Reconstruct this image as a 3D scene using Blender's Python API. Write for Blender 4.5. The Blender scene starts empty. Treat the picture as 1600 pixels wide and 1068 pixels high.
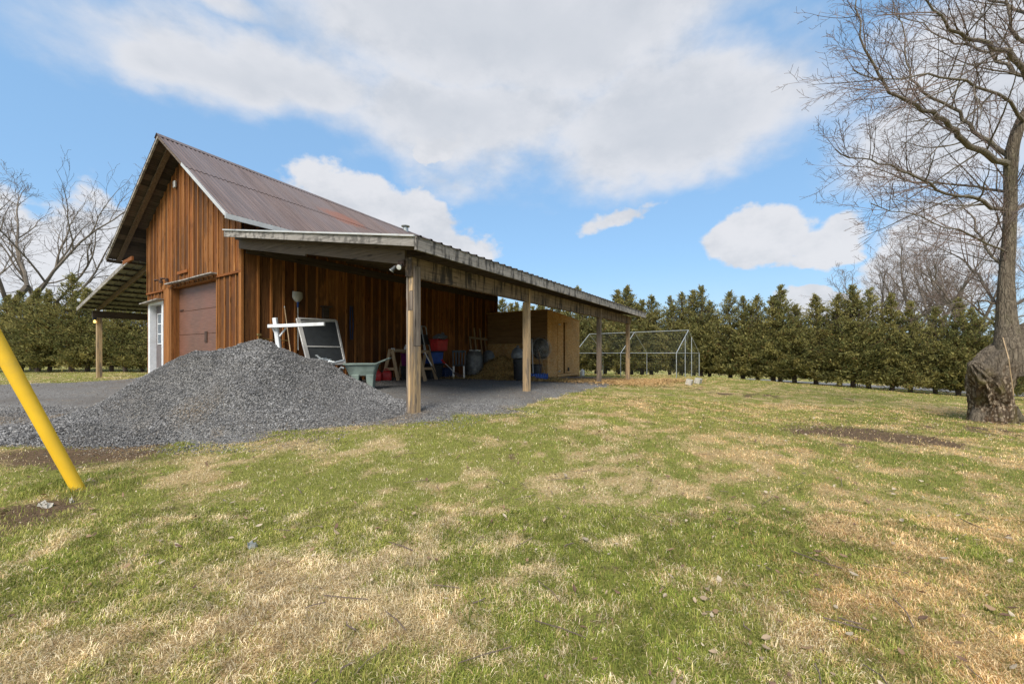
import bpy, bmesh, math, random
import numpy as np
from mathutils import Vector, Matrix
R = math.radians
scene = bpy.context.scene
COL = scene.collection
# ------------------------------------------------------------------ camera (world origin is the lens; the lawn lies 1.3 m below it)
F = 620.0
cam_d = bpy.data.cameras.new("camera"); cam = bpy.data.objects.new("camera", cam_d); COL.objects.link(cam)
cam_d.sensor_width = 36.0; cam_d.lens = F / 1600 * 36; cam_d.shift_y = 18 / 1600
cam_d.clip_start = 0.05; cam_d.clip_end = 3000
cam.location = (0, 0, 0); cam.rotation_euler = (R(90), 0, 0)
scene.camera = cam
scene.view_settings.view_transform = 'Standard'; scene.view_settings.look = 'None'
scene.view_settings.gamma = 1.0; scene.view_settings.exposure = 0.88
scene.cycles.use_denoising = True
scene.cycles.max_bounces = 8; scene.cycles.diffuse_bounces = 4; scene.cycles.transparent_max_bounces = 16
# ------------------------------------------------------------------ sun: soft, bright overcast, high behind the camera
SUN_DIR = Vector((-0.20, -0.86, 0.95)).normalized()
sl = bpy.data.lights.new("sun", 'SUN'); sl.energy = 2.6; sl.angle = R(26); sl.color = (1.0, 0.95, 0.87)
so = bpy.data.objects.new("sun", sl); COL.objects.link(so); so.location = SUN_DIR * 60
so.rotation_euler = SUN_DIR.to_track_quat('Z', 'Y').to_euler()
SUN_EL = math.asin(SUN_DIR.z); SUN_AZ = math.atan2(SUN_DIR.x, SUN_DIR.y)

# ------------------------------------------------------------------ node helpers
class NT:
    def __init__(s, tree):
        s.t = tree; s.n = tree.nodes; s.l = tree.links
    def node(s, typ, ins=None, **attrs):
        x = s.n.new(typ)
        for k, v in attrs.items(): setattr(x, k, v)
        for k, v in (ins or {}).items(): s.put(x.inputs[k], v)
        return x
    def put(s, sock, v):
        if isinstance(v, bpy.types.NodeSocket): s.l.new(v, sock)
        elif isinstance(v, (tuple, list)) and sock.type == 'RGBA' and len(v) == 3: sock.default_value = (*v, 1)
        else: sock.default_value = v
    def m(s, op, a, b=0.0, c=0.0, clamp=False):
        x = s.node('ShaderNodeMath', {0: a, 1: b, 2: c}, operation=op); x.use_clamp = clamp; return x.outputs[0]
    def vm(s, op, a, b=(0, 0, 0)):
        x = s.node('ShaderNodeVectorMath', {0: a, 1: b}, operation=op); return x.outputs[0]
    def scale(s, a, k):
        x = s.node('ShaderNodeVectorMath', {0: a}, operation='SCALE'); s.put(x.inputs[3], k); return x.outputs[0]
    def noise(s, vec, sc, det=4.0, rough=0.55, dist=0.0):
        x = s.node('ShaderNodeTexNoise', {'Vector': vec, 'Scale': sc, 'Detail': det, 'Roughness': rough, 'Distortion': dist}); return x.outputs[0]
    def noisec(s, vec, sc, det=4.0):
        x = s.node('ShaderNodeTexNoise', {'Vector': vec, 'Scale': sc, 'Detail': det}); return x.outputs[1]
    def mix(s, f, a, b, blend='MIX'):
        x = s.node('ShaderNodeMix', data_type='RGBA', blend_type=blend)
        s.put(x.inputs[0], f); s.put(x.inputs[6], a); s.put(x.inputs[7], b); return x.outputs[2]
    def ramp(s, f, lo, hi, a=0.0, b=1.0, smooth=True):
        x = s.node('ShaderNodeMapRange', {0: f, 1: lo, 2: hi, 3: a, 4: b}, interpolation_type='SMOOTHSTEP' if smooth else 'LINEAR'); return x.outputs[0]
    def mapping(s, vec, sc, loc=(0, 0, 0)):
        return s.node('ShaderNodeMapping', {'Vector': vec, 'Scale': sc, 'Location': loc}).outputs[0]

# ------------------------------------------------------------------ sky: Nishita with procedural clouds, all in world directions
def azel(px, py):
    X, Z = (px - 800) / F, (552 - py) / F
    return math.atan(X), math.atan2(Z, math.hypot(1, X))
world = bpy.data.worlds.new("World"); scene.world = world; world.use_nodes = True
w = NT(world.node_tree); w.n.clear()
tc = w.node('ShaderNodeTexCoord').outputs['Generated']
sky = w.node('ShaderNodeTexSky', sky_type='NISHITA', sun_disc=False, sun_elevation=SUN_EL, sun_rotation=SUN_AZ, altitude=50, air_density=1.0, dust_density=1.0, ozone_density=1.6).outputs[0]
sx = w.node('ShaderNodeSeparateXYZ', {0: tc}).outputs
az = w.m('ARCTAN2', sx[0], sx[1]); el = w.m('ARCSINE', sx[2])
flat = w.mapping(tc, (1, 1, 1.7))
warp1 = w.vm('SUBTRACT', w.noisec(flat, 3.2, 3.0), (0.5, 0.5, 0.5)); warp2 = w.vm('SUBTRACT', w.noisec(flat, 12.0, 5.0), (0.5, 0.5, 0.5))
V = w.node('ShaderNodeCombineXYZ', {0: az, 1: el, 2: 0.0}).outputs[0]
V = w.vm('ADD', V, w.vm('ADD', w.scale(warp1, 0.16), w.scale(warp2, 0.07)))
V = w.vm('MULTIPLY', V, (1, 1, 0))
def blob_set(lst):
    out = None
    for (px, py, rx, ry, amp) in lst:
        a, e = azel(px, py); a2, _ = azel(px + rx, py); _, e2 = azel(px, py - ry)
        d = w.vm('SUBTRACT', V, (a, e, 0)); d = w.vm('DIVIDE', d, (abs(a2 - a), abs(e2 - e), 1))
        ln = w.node('ShaderNodeVectorMath', {0: d}, operation='LENGTH').outputs['Value']
        v = w.m('MULTIPLY', w.m('SUBTRACT', 1.0, ln), amp)
        out = v if out is None else w.m('MAXIMUM', out, v)
    return out
CUM = [(590, 350, 170, 92, 1.05), (690, 395, 115, 70, 1.0), (1180, 372, 150, 58, 1.05), (1290, 380, 95, 50, 1.0), (1290, 468, 110, 28, .9), (690, 242, 70, 32, .6),
       (955, 345, 70, 26, .55), (30, 420, 240, 110, .8), (215, 390, 190, 100, .7), (1210, 405, 150, 30, .6), (1460, 420, 220, 80, .8)]
BAND = [(800, 60, 640, 290, 1.15), (440, 130, 370, 125, 1.05), (250, 95, 130, 80, .95), (1080, 195, 560, 165, 1.15), (1480, 190, 460, 210, 1.15), (1500, 70, 380, 210, 1.05), (700, 195, 460, 120, 1.0), (1420, 60, 240, 150, .7), (1150, -20, 230, 80, .9),
        (1500, 360, 230, 80, .8), (250, -60, 260, 60, .8)]
fb = w.noise(flat, 7.0, 8.0, 0.62); fb_up = w.noise(w.vm('ADD', flat, (0, 0, 0.07)), 7.0, 8.0, 0.62)
fl = w.noise(flat, 2.3, 6.0, 0.55)
puff = w.mapping(tc, (1, 1, 1.2)); fc = w.noise(puff, 9.0, 7.0, 0.56)
dc = w.m('ADD', blob_set(CUM), w.m('MULTIPLY', w.m('SUBTRACT', fc, 0.5), 1.35))
db = w.m('ADD', blob_set(BAND), w.m('ADD', w.m('MULTIPLY', w.m('SUBTRACT', fl, 0.5), 1.3), w.m('MULTIPLY', w.m('SUBTRACT', fb, 0.5), .45)))
mc = w.ramp(dc, 0.10, 0.30); mb_ = w.ramp(db, 0.02, 0.62)
# unseen clouds overhead and behind the viewer, added to raise soft ambient light
ov = w.m('MULTIPLY', w.ramp(el, 0.72, 1.05), w.ramp(fl, 0.34, 0.58)); bk = w.m('MULTIPLY', w.ramp(sx[1], 0.1, -0.5), w.ramp(fl, 0.40, 0.62))
mo = w.m('MAXIMUM', ov, bk)
hz = w.m('MULTIPLY', w.ramp(el, 0.22, 0.0), 0.30)
mask = w.m('MAXIMUM', w.m('MAXIMUM', w.m('MULTIPLY', mc, 0.93), w.m('MULTIPLY', mb_, 0.9)), w.m('MAXIMUM', mo, hz))
lit = w.ramp(w.m('ADD', w.m('SUBTRACT', fb, fb_up), w.m('MULTIPLY', w.m('SUBTRACT', fl, 0.5), -0.55)), -0.30, 0.16)
thick = w.ramp(db, 0.45, 1.0)
lit2 = w.m('MULTIPLY', lit, w.m('SUBTRACT', 1.0, w.m('MULTIPLY', thick, 0.75)))
CLK = 5.75
ccol = w.mix(lit2, (0.61 * CLK, 0.63 * CLK, 0.67 * CLK), (0.77 * CLK, 0.77 * CLK, 0.795 * CLK))
ccol = w.mix(mo, ccol, (0.80 * CLK, 0.80 * CLK, 0.81 * CLK))
skyc = w.mix(1.0, sky, (1.35, 1.50, 1.48), 'MULTIPLY')
skyc = w.mix(0.72, skyc, (0.255 * CLK, 0.465 * CLK, 0.755 * CLK))
out = w.mix(mask, skyc, ccol)
bg = w.node('ShaderNodeBackground', {'Color': out, 'Strength': 0.1})
w.l.new(bg.outputs[0], w.node('ShaderNodeOutputWorld').inputs[0])

# ------------------------------------------------------------------ numpy noise and terrain
def _h(ix, iy, seed):
    n = (ix.astype(np.int64) * 374761393 + iy.astype(np.int64) * 668265263 + seed * 974711) & 0x7fffffff
    n = ((n ^ (n >> 13)) * 1274126177) & 0x7fffffff
    return ((n ^ (n >> 16)) & 0xffff) / 65535.0
def vnoise(x, y, seed=0):
    x = np.asarray(x, float); y = np.asarray(y, float)
    ix = np.floor(x); iy = np.floor(y); fx = x - ix; fy = y - iy
    fx = fx * fx * (3 - 2 * fx); fy = fy * fy * (3 - 2 * fy)
    a = _h(ix, iy, seed); b = _h(ix + 1, iy, seed); c = _h(ix, iy + 1, seed); d = _h(ix + 1, iy + 1, seed)
    return (a * (1 - fx) + b * fx) * (1 - fy) + (c * (1 - fx) + d * fx) * fy
def fbm(x, y, seed=0, o=4):
    s = 0; amp = .5; t = 0
    x = np.asarray(x, float); y = np.asarray(y, float)
    for k in range(o):
        s = s + amp * vnoise(x, y, seed + k * 17); t += amp; amp *= .5; x = x * 2.03 + 5.1; y = y * 2.03 + 9.7
    return s / t
CP = np.array([(0, 0, -1.30), (0, 3, -1.27), (-3.94, 3.6, -1.25), (-1.62, 6.54, -.99), (.36, 9.64, -.94), (3.04, 13.86, -1.03), (4.89, 16.8, -1.16),
               (-11.7, 13, -.74), (-16.96, 16.3, -1.0), (-24, 21, -.95), (-6.5, 5.2, -1.13), (7.5, 18.2, -1.12), (9.6, 20.4, -1.16), (10.65, 22, -1.35), (18.5, 16.4, -1.75),
               (3.5, 27.1, -1.35), (-1, 30.4, -1.3), (10.07, 8.27, -1.42), (6, 4, -1.37), (6, 10, -1.27), (3, 9.0, -1.08), (-4.2, 12.2, -.86), (-.5, 16.5, -.93), (-9, 4, -1.2),
               (-16.6, 13, -1.0), (-6.7, 9.9, -.86), (0, -8, -1.4), (14, -4, -1.5), (-14, -4, -1.3), (-40, 40, -1.3), (40, 40, -2.0), (0, 60, -1.6), (40, 0, -2.1), (-40, 0, -1.4), (-10, 25, -1.0)])
def _k(r2): return np.where(r2 > 1e-12, r2 * np.log(np.maximum(r2, 1e-12)) * .5, 0.0)
_n = len(CP); _K = _k(((CP[:, None, :2] - CP[None, :, :2]) ** 2).sum(-1)) + np.eye(_n) * .6
_P = np.c_[np.ones(_n), CP[:, :2]]
_W = np.linalg.solve(np.block([[_K, _P], [_P.T, np.zeros((3, 3))]]), np.r_[CP[:, 2], 0, 0, 0])
def terrain(x, y):
    x = np.asarray(x, float); y = np.asarray(y, float); sh = x.shape
    x = x.ravel(); y = y.ravel()
    rr = np.hypot(x, y - 10); k = np.minimum(1, 45 / np.maximum(rr, 1e-6)); xc = x * k; yc = 10 + (y - 10) * k
    z = np.empty(len(x))
    for i in range(0, len(x), 40000):
        q = np.c_[xc[i:i + 40000], yc[i:i + 40000]]
        z[i:i + 40000] = _k(((q[:, None] - CP[None, :, :2]) ** 2).sum(-1)) @ _W[:_n] + _W[_n] + q @ _W[_n + 1:]
    z += (fbm(x * .9, y * .9, 3, 3) - .5) * .07 * np.clip(rr / 10, .35, 1)
    return z.reshape(sh)
def tz(x, y): return float(terrain(np.array([x]), np.array([y]))[0])
def G(px, py):                                                          # where the line of sight meets the ground
    dx, dz = (px - 800) / F, (552 - py) / F
    Y = np.linspace(1.0, 60, 3000); d = Y * dz - terrain(Y * dx, Y)
    i = int(np.argmax(d < 0)) if (d < 0).any() else len(Y) - 1
    return (dx * Y[i], Y[i])
# building frame: a runs along the ridge (away), b runs along the gable (to the left)
UA = Vector((.537, .8436, 0)); VB = Vector((-.8436, .537, 0)); YAW = math.atan2(.8436, .537); P1 = Vector((-1.62, 6.54, 0))
def AB(a, b, z=0): return P1 + UA * a + VB * b + Vector((0, 0, z))
def a_at(px, b):                                                        # station on the line b = const seen at image column px
    r = (px - 800) / F; X0, Y0 = P1.x + VB.x * b, P1.y + VB.y * b
    return (X0 - r * Y0) / (r * UA.y - UA.x)
# ------------------------------------------------------------------ mesh helpers
def fast_mesh(name, verts, idx, tot, mats, parent=None, colors=None, smooth=False):
    me = bpy.data.meshes.new(name); verts = np.asarray(verts, np.float32)
    idx = np.asarray(idx, np.int32).ravel(); tot = np.asarray(tot, np.int32)
    me.vertices.add(len(verts)); me.vertices.foreach_set('co', verts.ravel())
    me.loops.add(len(idx)); me.loops.foreach_set('vertex_index', idx)
    me.polygons.add(len(tot)); st = np.zeros(len(tot), np.int32); st[1:] = np.cumsum(tot)[:-1]
    me.polygons.foreach_set('loop_start', st)
    me.update(calc_edges=True)
    me.polygons.foreach_set('use_smooth', np.full(len(tot), smooth))
    if colors is not None:
        at = me.attributes.new('col', 'FLOAT_COLOR', 'POINT'); c = np.ones((len(verts), 4), np.float32); c[:, :3] = colors
        at.data.foreach_set('color', c.ravel())
    for m_ in (mats if isinstance(mats, list) else [mats]): me.materials.append(m_)
    o = bpy.data.objects.new(name, me); COL.objects.link(o)
    if parent: o.parent = parent
    return o
class MB:
    """collects shapes for ONE mesh object"""
    def __init__(s, off=(0, 0, 0), seed=1):
        s.v = []; s.f = []; s.t = []; s.off = Vector(off); s.r = random.Random(seed)
    def add(s, vs, fs, tint=None):
        o = len(s.v); s.v += [tuple(v) for v in vs]; s.f += [tuple(o + i for i in f) for f in fs]
        t = s.r.random() if tint is None else tint; s.t += [t] * len(fs)
    def box(s, lo, hi, tint=None, M=None):
        (x0, y0, z0), (x1, y1, z1) = lo, hi
        vs = [Vector(p) for p in ((x0, y0, z0), (x1, y0, z0), (x1, y1, z0), (x0, y1, z0), (x0, y0, z1), (x1, y0, z1), (x1, y1, z1), (x0, y1, z1))]
        if M: vs = [M @ v for v in vs]
        s.add(vs, [(0, 3, 2, 1), (4, 5, 6, 7), (0, 1, 5, 4), (1, 2, 6, 5), (2, 3, 7, 6), (3, 0, 4, 7)], tint)
    def prism(s, poly, axis, d0, d1, tint=None):                        # poly: list of (p,q); extruded along axis 'x'/'y'/'z'
        def pt(p, q, d): return {'x': (d, p, q), 'y': (p, d, q), 'z': (p, q, d)}[axis]
        n = len(poly); vs = [pt(p, q, d0) for p, q in poly] + [pt(p, q, d1) for p, q in poly]
        s.add(vs, [tuple(range(n))[::-1], tuple(range(n, 2 * n))] + [(i, (i + 1) % n, n + (i + 1) % n, n + i) for i in range(n)], tint)
    def beam(s, p0, p1, wd, ht, tint=None, up=(0, 0, 1)):
        p0, p1 = Vector(p0), Vector(p1); d = (p1 - p0).normalized(); up = Vector(up)
        sd = d.cross(up)
        if sd.length < 1e-4: sd = d.cross(Vector((1, 0, 0)))
        sd.normalize(); u2 = sd.cross(d)
        c = [sd * (i * wd / 2) + u2 * (j * ht / 2) for i, j in ((-1, -1), (1, -1), (1, 1), (-1, 1))]
        s.add([p0 + k for k in c] + [p1 + k for k in c], [(0, 1, 2, 3), (7, 6, 5, 4), (0, 4, 5, 1), (1, 5, 6, 2), (2, 6, 7, 3), (3, 7, 4, 0)], tint)
    def tube(s, pts, rad, n=6, tint=None, cap=True, closed=False):
        pts = [Vector(p) for p in pts]; k = len(pts)
        if not isinstance(rad, (list, tuple)): rad = [rad] * k
        d = (pts[1] - pts[0]).normalized(); a = d.orthogonal().normalized(); vs = []
        for i in range(k):
            t = (pts[min(i + 1, k - 1)] - pts[max(i - 1, 0)])
            if closed: t = pts[(i + 1) % k] - pts[i - 1]
            if t.length < 1e-9: t = d
            t.normalize(); a = (a - t * a.dot(t))
            if a.length < 1e-6: a = t.orthogonal()
            a.normalize(); b = t.cross(a)
            for j in range(n):
                q = 2 * math.pi * j / n; vs.append(pts[i] + (a * math.cos(q) + b * math.sin(q)) * rad[i])
        fs = [(i * n + j, i * n + (j + 1) % n, (i + 1) * n + (j + 1) % n, (i + 1) * n + j) for i in range(k - 1) for j in range(n)]
        if closed: fs += [((k - 1) * n + j, (k - 1) * n + (j + 1) % n, (j + 1) % n, j) for j in range(n)]
        elif cap: fs += [tuple(range(n))[::-1], tuple(range((k - 1) * n, k * n))]
        s.add(vs, fs, tint)
    def lathe(s, prof, n=20, tint=None, c=(0, 0, 0), wob=0, axis=None):     # prof: (r, z)
        vs = []; c = Vector(c)
        for i, (r, z) in enumerate(prof):
            for j in range(n):
                q = 2 * math.pi * j / n; rr = r * (1 + (s.r.random() - .5) * wob)
                p = Vector((rr * math.cos(q), rr * math.sin(q), z + (s.r.random() - .5) * wob * .2 * (r > 0)))
                vs.append(c + (axis @ p if axis else p))
        k = len(prof)
        fs = [(i * n + j, i * n + (j + 1) % n, (i + 1) * n + (j + 1) % n, (i + 1) * n + j) for i in range(k - 1) for j in range(n)]
        fs += [tuple(range(n))[::-1], tuple(range((k - 1) * n, k * n))]
        s.add(vs, fs, tint)
    def build(s, name, mat, parent=None, smooth=False, bevel=0, label=None):
        me = bpy.data.meshes.new(name); o3 = s.off
        me.from_pydata([(x - o3.x, y - o3.y, z - o3.z) for x, y, z in s.v], [], s.f); me.update()
        at = me.attributes.new('tint', 'FLOAT', 'FACE'); at.data.foreach_set('value', np.array(s.t, np.float32))
        me.materials.append(mat)
        if smooth:
            me.polygons.foreach_set('use_smooth', np.ones(len(s.f), bool))
            try: me.set_sharp_from_angle(angle=R(40))
            except Exception: pass
        o = bpy.data.objects.new(name, me); COL.objects.link(o)
        if parent: o.parent = parent
        if bevel:
            b = o.modifiers.new('bevel', 'BEVEL'); b.width = bevel; b.segments = 1; b.limit_method = 'ANGLE'
        if label: o['label'] = label
        return o
def tag(o, label=None, cat=None, group=None, kind=None):
    if label: o['label'] = label
    if cat: o['category'] = cat
    if group: o['group'] = group
    if kind: o['kind'] = kind
    return o
def thing(name, label, cat, loc, rot=0.0, group=None):
    o = bpy.data.objects.new(name, None); COL.objects.link(o); o.location = loc; o.rotation_euler = (0, 0, rot); o.empty_display_size = .2
    return tag(o, label, cat, group)

# ------------------------------------------------------------------ materials
def new_mat(name):
    m = bpy.data.materials.new(name); m.use_nodes = True; t = NT(m.node_tree); t.n.clear()
    t.oc = t.node('ShaderNodeTexCoord').outputs['Object']
    return m, t
def finish(t, col, rough=.8, metal=0.0, bump=None, bs=.3, bd=.01, spec=.3, alpha=None, trans=None, sss=None):
    p = t.node('ShaderNodeBsdfPrincipled', {'Base Color': col, 'Roughness': rough, 'Metallic': metal, 'Specular IOR Level': spec})
    if bump is not None: t.l.new(t.node('ShaderNodeBump', {'Height': bump, 'Strength': bs, 'Distance': bd}).outputs[0], p.inputs['Normal'])
    if alpha is not None: t.put(p.inputs['Alpha'], alpha)
    sh = p.outputs[0]
    if trans is not None:
        tr = t.node('ShaderNodeBsdfTranslucent', {'Color': col}); mx = t.node('ShaderNodeMixShader', {0: trans}); t.l.new(p.outputs[0], mx.inputs[1]); t.l.new(tr.outputs[0], mx.inputs[2]); sh = mx.outputs[0]
    t.l.new(sh, t.node('ShaderNodeOutputMaterial').inputs[0]); return p
def wood(name, dark, mid, light, axis='z', tintamt=.5, stain=None, stain_amt=.5, rough=.75, gsc=1.0, stain_sc=2.0, run=None, hue=False):
    m, t = new_mat(name)
    tint = t.node('ShaderNodeAttribute', attribute_name='tint').outputs['Fac']
    off = t.scale((13.1, 7.7, 5.3), tint); vec = t.vm('ADD', t.oc, off)
    st = {'x': (.6, 14, 14), 'y': (14, .6, 14), 'z': (14, 14, .6)}[axis]
    vg = t.mapping(vec, tuple(k * gsc for k in st))
    g = t.noise(vg, 2.2, 6, .6, .6); g2 = t.noise(vg, 9.0, 3)
    gr = t.m('ADD', t.m('MULTIPLY', g, .7), t.m('MULTIPLY', g2, .3))
    c = t.mix(t.ramp(gr, .30, .52), dark, mid); c = t.mix(t.ramp(gr, .5, .72), c, light)
    kn = t.node('ShaderNodeTexVoronoi', {'Vector': t.mapping(vec, {'x': (1, 5, 5), 'y': (5, 1, 5), 'z': (5, 5, 1)}[axis]), 'Scale': 1.5}).outputs['Distance']
    c = t.mix(t.ramp(kn, .16, .07, 0, .7), c, tuple(k * .45 for k in dark))
    tv = t.m('ADD', t.m('MULTIPLY', tint, tintamt), 1 - tintamt / 2)
    c = t.mix(1.0, c, t.node('ShaderNodeCombineColor', {0: tv, 1: tv, 2: tv}).outputs[0], 'MULTIPLY')
    if hue:
        hv = t.m('FRACT', t.m('MULTIPLY', tint, 7.31)); c = t.mix(1.0, c, t.mix(hv, (1.0, .80, .62), (1.08, 1.10, 1.05)), 'MULTIPLY')
    if stain:
        sv = t.noise(t.mapping(t.oc, {'x': (1, 1, 1), 'y': (1, 1, 1), 'z': (1, 1, .5)}[axis] if run is None else run), stain_sc, 5, .65)
        c = t.mix(t.ramp(sv, .47, .62, 0, stain_amt), c, stain)
    finish(t, c, rough, bump=gr, bs=.35, bd=.006, spec=.2)
    return m
def plain(name, col, rough=.5, metal=0.0, var=.25, sc=6.0, dirt=None, dirt_amt=.4, bump=0.0, spec=.4, trans=None):
    m, t = new_mat(name)
    nz = t.noise(t.oc, sc, 6, .6)
    c = t.mix(t.ramp(nz, .3, .7), tuple(k * (1 - var) for k in col), tuple(min(1, k * (1 + var * .6)) for k in col))
    if dirt: c = t.mix(t.ramp(t.noise(t.oc, sc * .6, 6, .7), .5, .68, 0, dirt_amt), c, dirt)
    finish(t, c, rough, metal, bump=nz if bump else None, bs=bump, spec=spec, trans=trans); return m
def vcol(name, rough=.8, trans=None, var=.0, spec=.2):
    m, t = new_mat(name); c = t.node('ShaderNodeAttribute', attribute_name='col').outputs['Color']
    finish(t, c, rough, spec=spec, trans=trans); return m
M = {}
M['siding'] = wood('stained siding', (.060, .024, .010), (.18, .076, .026), (.35, .170, .063), 'z', .95, (.075, .036, .018), .7, stain_sc=1.3, hue=True)
M['batten'] = wood('stained battens', (.10, .036, .011), (.27, .108, .030), (.43, .20, .065), 'z', .5)
M['trim_h'] = wood('stained trim', (.10, .032, .010), (.25, .085, .022), (.38, .15, .05), 'y', .5)
M['grey_y'] = wood('weathered fascia', (.13, .115, .10), (.33, .30, .27), (.52, .49, .45), 'y', .4, (.06, .055, .05), .65, stain_sc=3.5, run=(.6, 2.2, 2))
M['grey_x'] = wood('weathered eave board', (.13, .115, .10), (.31, .28, .25), (.50, .46, .42), 'x', .4, (.035, .032, .03), .85, stain_sc=3.0, run=(2.6, 1, .8))
M['beam_x'] = wood('stained beam', (.07, .05, .035), (.19, .135, .085), (.33, .235, .15), 'x', .3, (.03, .024, .02), .95, stain_sc=3.0, run=(4.2, 1, .5))
M['dark_y'] = wood('dark header wood', (.06, .045, .035), (.14, .105, .08), (.22, .17, .13), 'y', .4)  # dark brown wood of the header and upper verge board
M['dark_x'] = wood('old roof boards', (.03, .022, .017), (.075, .055, .042), (.15, .115, .09), 'x', .9)
M['rafter'] = wood('rafters', (.05, .035, .025), (.12, .085, .06), (.20, .145, .10), 'y', .6)
M['post'] = wood('post timber', (.15, .095, .05), (.36, .25, .14), (.50, .36, .20), 'z', .8, (.13, .11, .095), .75, stain_sc=2.2, run=(4, 4, .6))
M['post_old'] = wood('weathered post', (.10, .075, .055), (.25, .19, .14), (.40, .31, .23), 'z', .6, (.10, .09, .08), .6, stain_sc=1.6, run=(3, 3, .8))
M['post_grey'] = wood('grey weathered plank', (.07, .055, .045), (.19, .15, .12), (.33, .275, .22), 'z', .5, (.055, .048, .042), .6, stain_sc=2.5, run=(5, 5, .5))
M['rawwood'] = wood('raw lumber', (.18, .12, .07), (.38, .27, .16), (.52, .39, .25), 'z', .5)
M['rawwood_x'] = wood('raw lumber lying', (.18, .12, .07), (.36, .26, .16), (.50, .38, .25), 'x', .5)
M['white'] = plain('white paint', (.74, .75, .76), .5, var=.08, dirt=(.45, .42, .38), dirt_amt=.35)
M['white_metal'] = plain('white trim metal', (.52, .52, .51), .45, var=.1, dirt=(.35, .3, .26), dirt_amt=.35)
M['galv'] = plain('galvanised steel', (.40, .425, .43), .45, .5, .2, 9)
M['net'] = plain('old netting wire', (.10, .115, .10), .7, .3)
M['alum'] = plain('aluminium frame', (.50, .485, .46), .45, .35, .15, 5)
M['black'] = plain('black plastic', (.018, .019, .021), .55, var=.3)
M['dgrey'] = plain('dark grey plastic', (.06, .065, .07), .6, var=.3)
M['screen'] = plain('insect screen', (.022, .025, .027), .7, var=.2)
def m_pole():
    m, t = new_mat('scuffed yellow plastic'); z = t.node('ShaderNodeSeparateXYZ', {0: t.oc}).outputs[2]
    n = t.noise(t.oc, 3, 4); s = t.noise(t.mapping(t.oc, (26, 26, 5)), 1.6, 5, .7); f_ = t.noise(t.oc, 14, 5, .7)
    c = t.mix(t.ramp(n, .3, .7), (.80, .46, .02), (.90, .56, .04)); c = t.mix(t.ramp(s, .60, .72, 0, .55), c, (.55, .36, .09))
    c = t.mix(t.ramp(t.m('ADD', f_, t.m('MULTIPLY', z, -1.1)), .42, .62, 0, .75), c, (.20, .135, .07)); finish(t, c, .48, bump=s, bs=.08, spec=.4); return m
M['yellow'] = m_pole()
M['red'] = plain('red plastic', (.42, .022, .022), .45, var=.25, dirt=(.12, .03, .03))
M['blue'] = plain('blue plastic', (.015, .06, .26), .45, var=.25)
M['navy'] = plain('navy plastic', (.010, .022, .07), .5, var=.25)
M['purple'] = plain('purple plastic', (.16, .015, .12), .5, var=.2)
M['green_poly'] = plain('green polyethylene', (.22, .275, .24), .55, var=.25, sc=4, dirt=(.26, .24, .20), dirt_amt=.35)
M['yellow'] = plain('yellow plastic', (.88, .53, .03), .45, var=.08, sc=3, dirt=(.50, .33, .08), dirt_amt=.4, spec=.4)
M['brass'] = plain('brass', (.42, .30, .12), .4, .8)
M['rust'] = plain('rusty steel', (.10, .06, .045), .7, .4, .4)
M['bag'] = plain('clouded plastic film', (.105, .105, .10), .4, var=.5, sc=9, dirt=(.22, .20, .17), dirt_amt=.5, bump=.5)
M['bag_grey'] = plain('grey plastic sack', (.13, .14, .15), .45, var=.4, sc=9, bump=.5)
M['concrete'] = plain('concrete', (.46, .43, .37), .9, var=.2, sc=14, dirt=(.3, .26, .2), bump=.3)
M['jug'] = plain('white plastic jug', (.72, .72, .70), .5, var=.08)
M['pane'] = plain('window glass', (.10, .13, .16), .08, var=.3, sc=2, spec=.8)
M['door_grey'] = plain('brown grey door paint', (.15, .125, .125), .5, var=.15, sc=4)
M['hay_core'] = plain('hay', (.50, .33, .12), .95, var=.5, sc=16, bump=.8)

def m_garage():
    m, t = new_mat('brown garage door'); g = t.noise(t.mapping(t.oc, (20, 1.0, 16)), 2.5, 6, .65)
    c = t.mix(t.ramp(g, .3, .7), (.11, .055, .036), (.19, .100, .070))
    c = t.mix(t.ramp(t.noise(t.oc, .9, 3), .35, .7, 0, .45), c, (.24, .10, .065))
    finish(t, c, .5, bump=g, bs=.1, spec=.35); return m
M['garage'] = m_garage()
M['ply'] = wood('brown plywood', (.13, .072, .034), (.27, .155, .07), (.38, .24, .12), 'y', .3)
def m_osb():
    m, t = new_mat('oriented strand board')
    v = t.node('ShaderNodeTexVoronoi', {'Vector': t.mapping(t.oc, (9, 9, 26)), 'Scale': 1.6}).outputs; h = t.node('ShaderNodeSeparateColor', {0: v['Color']}).outputs
    c = t.mix(h[0], (.42, .215, .065), (.66, .41, .175)); c = t.mix(t.ramp(h[1], .75, .9), c, (.56, .40, .22)); c = t.mix(t.ramp(t.noise(t.oc, 1.2, 4), .45, .7, 0, .35), c, (.26, .15, .07))
    finish(t, c, .75, bump=h[2], bs=.15, spec=.2); return m
M['osb'] = m_osb()
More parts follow.
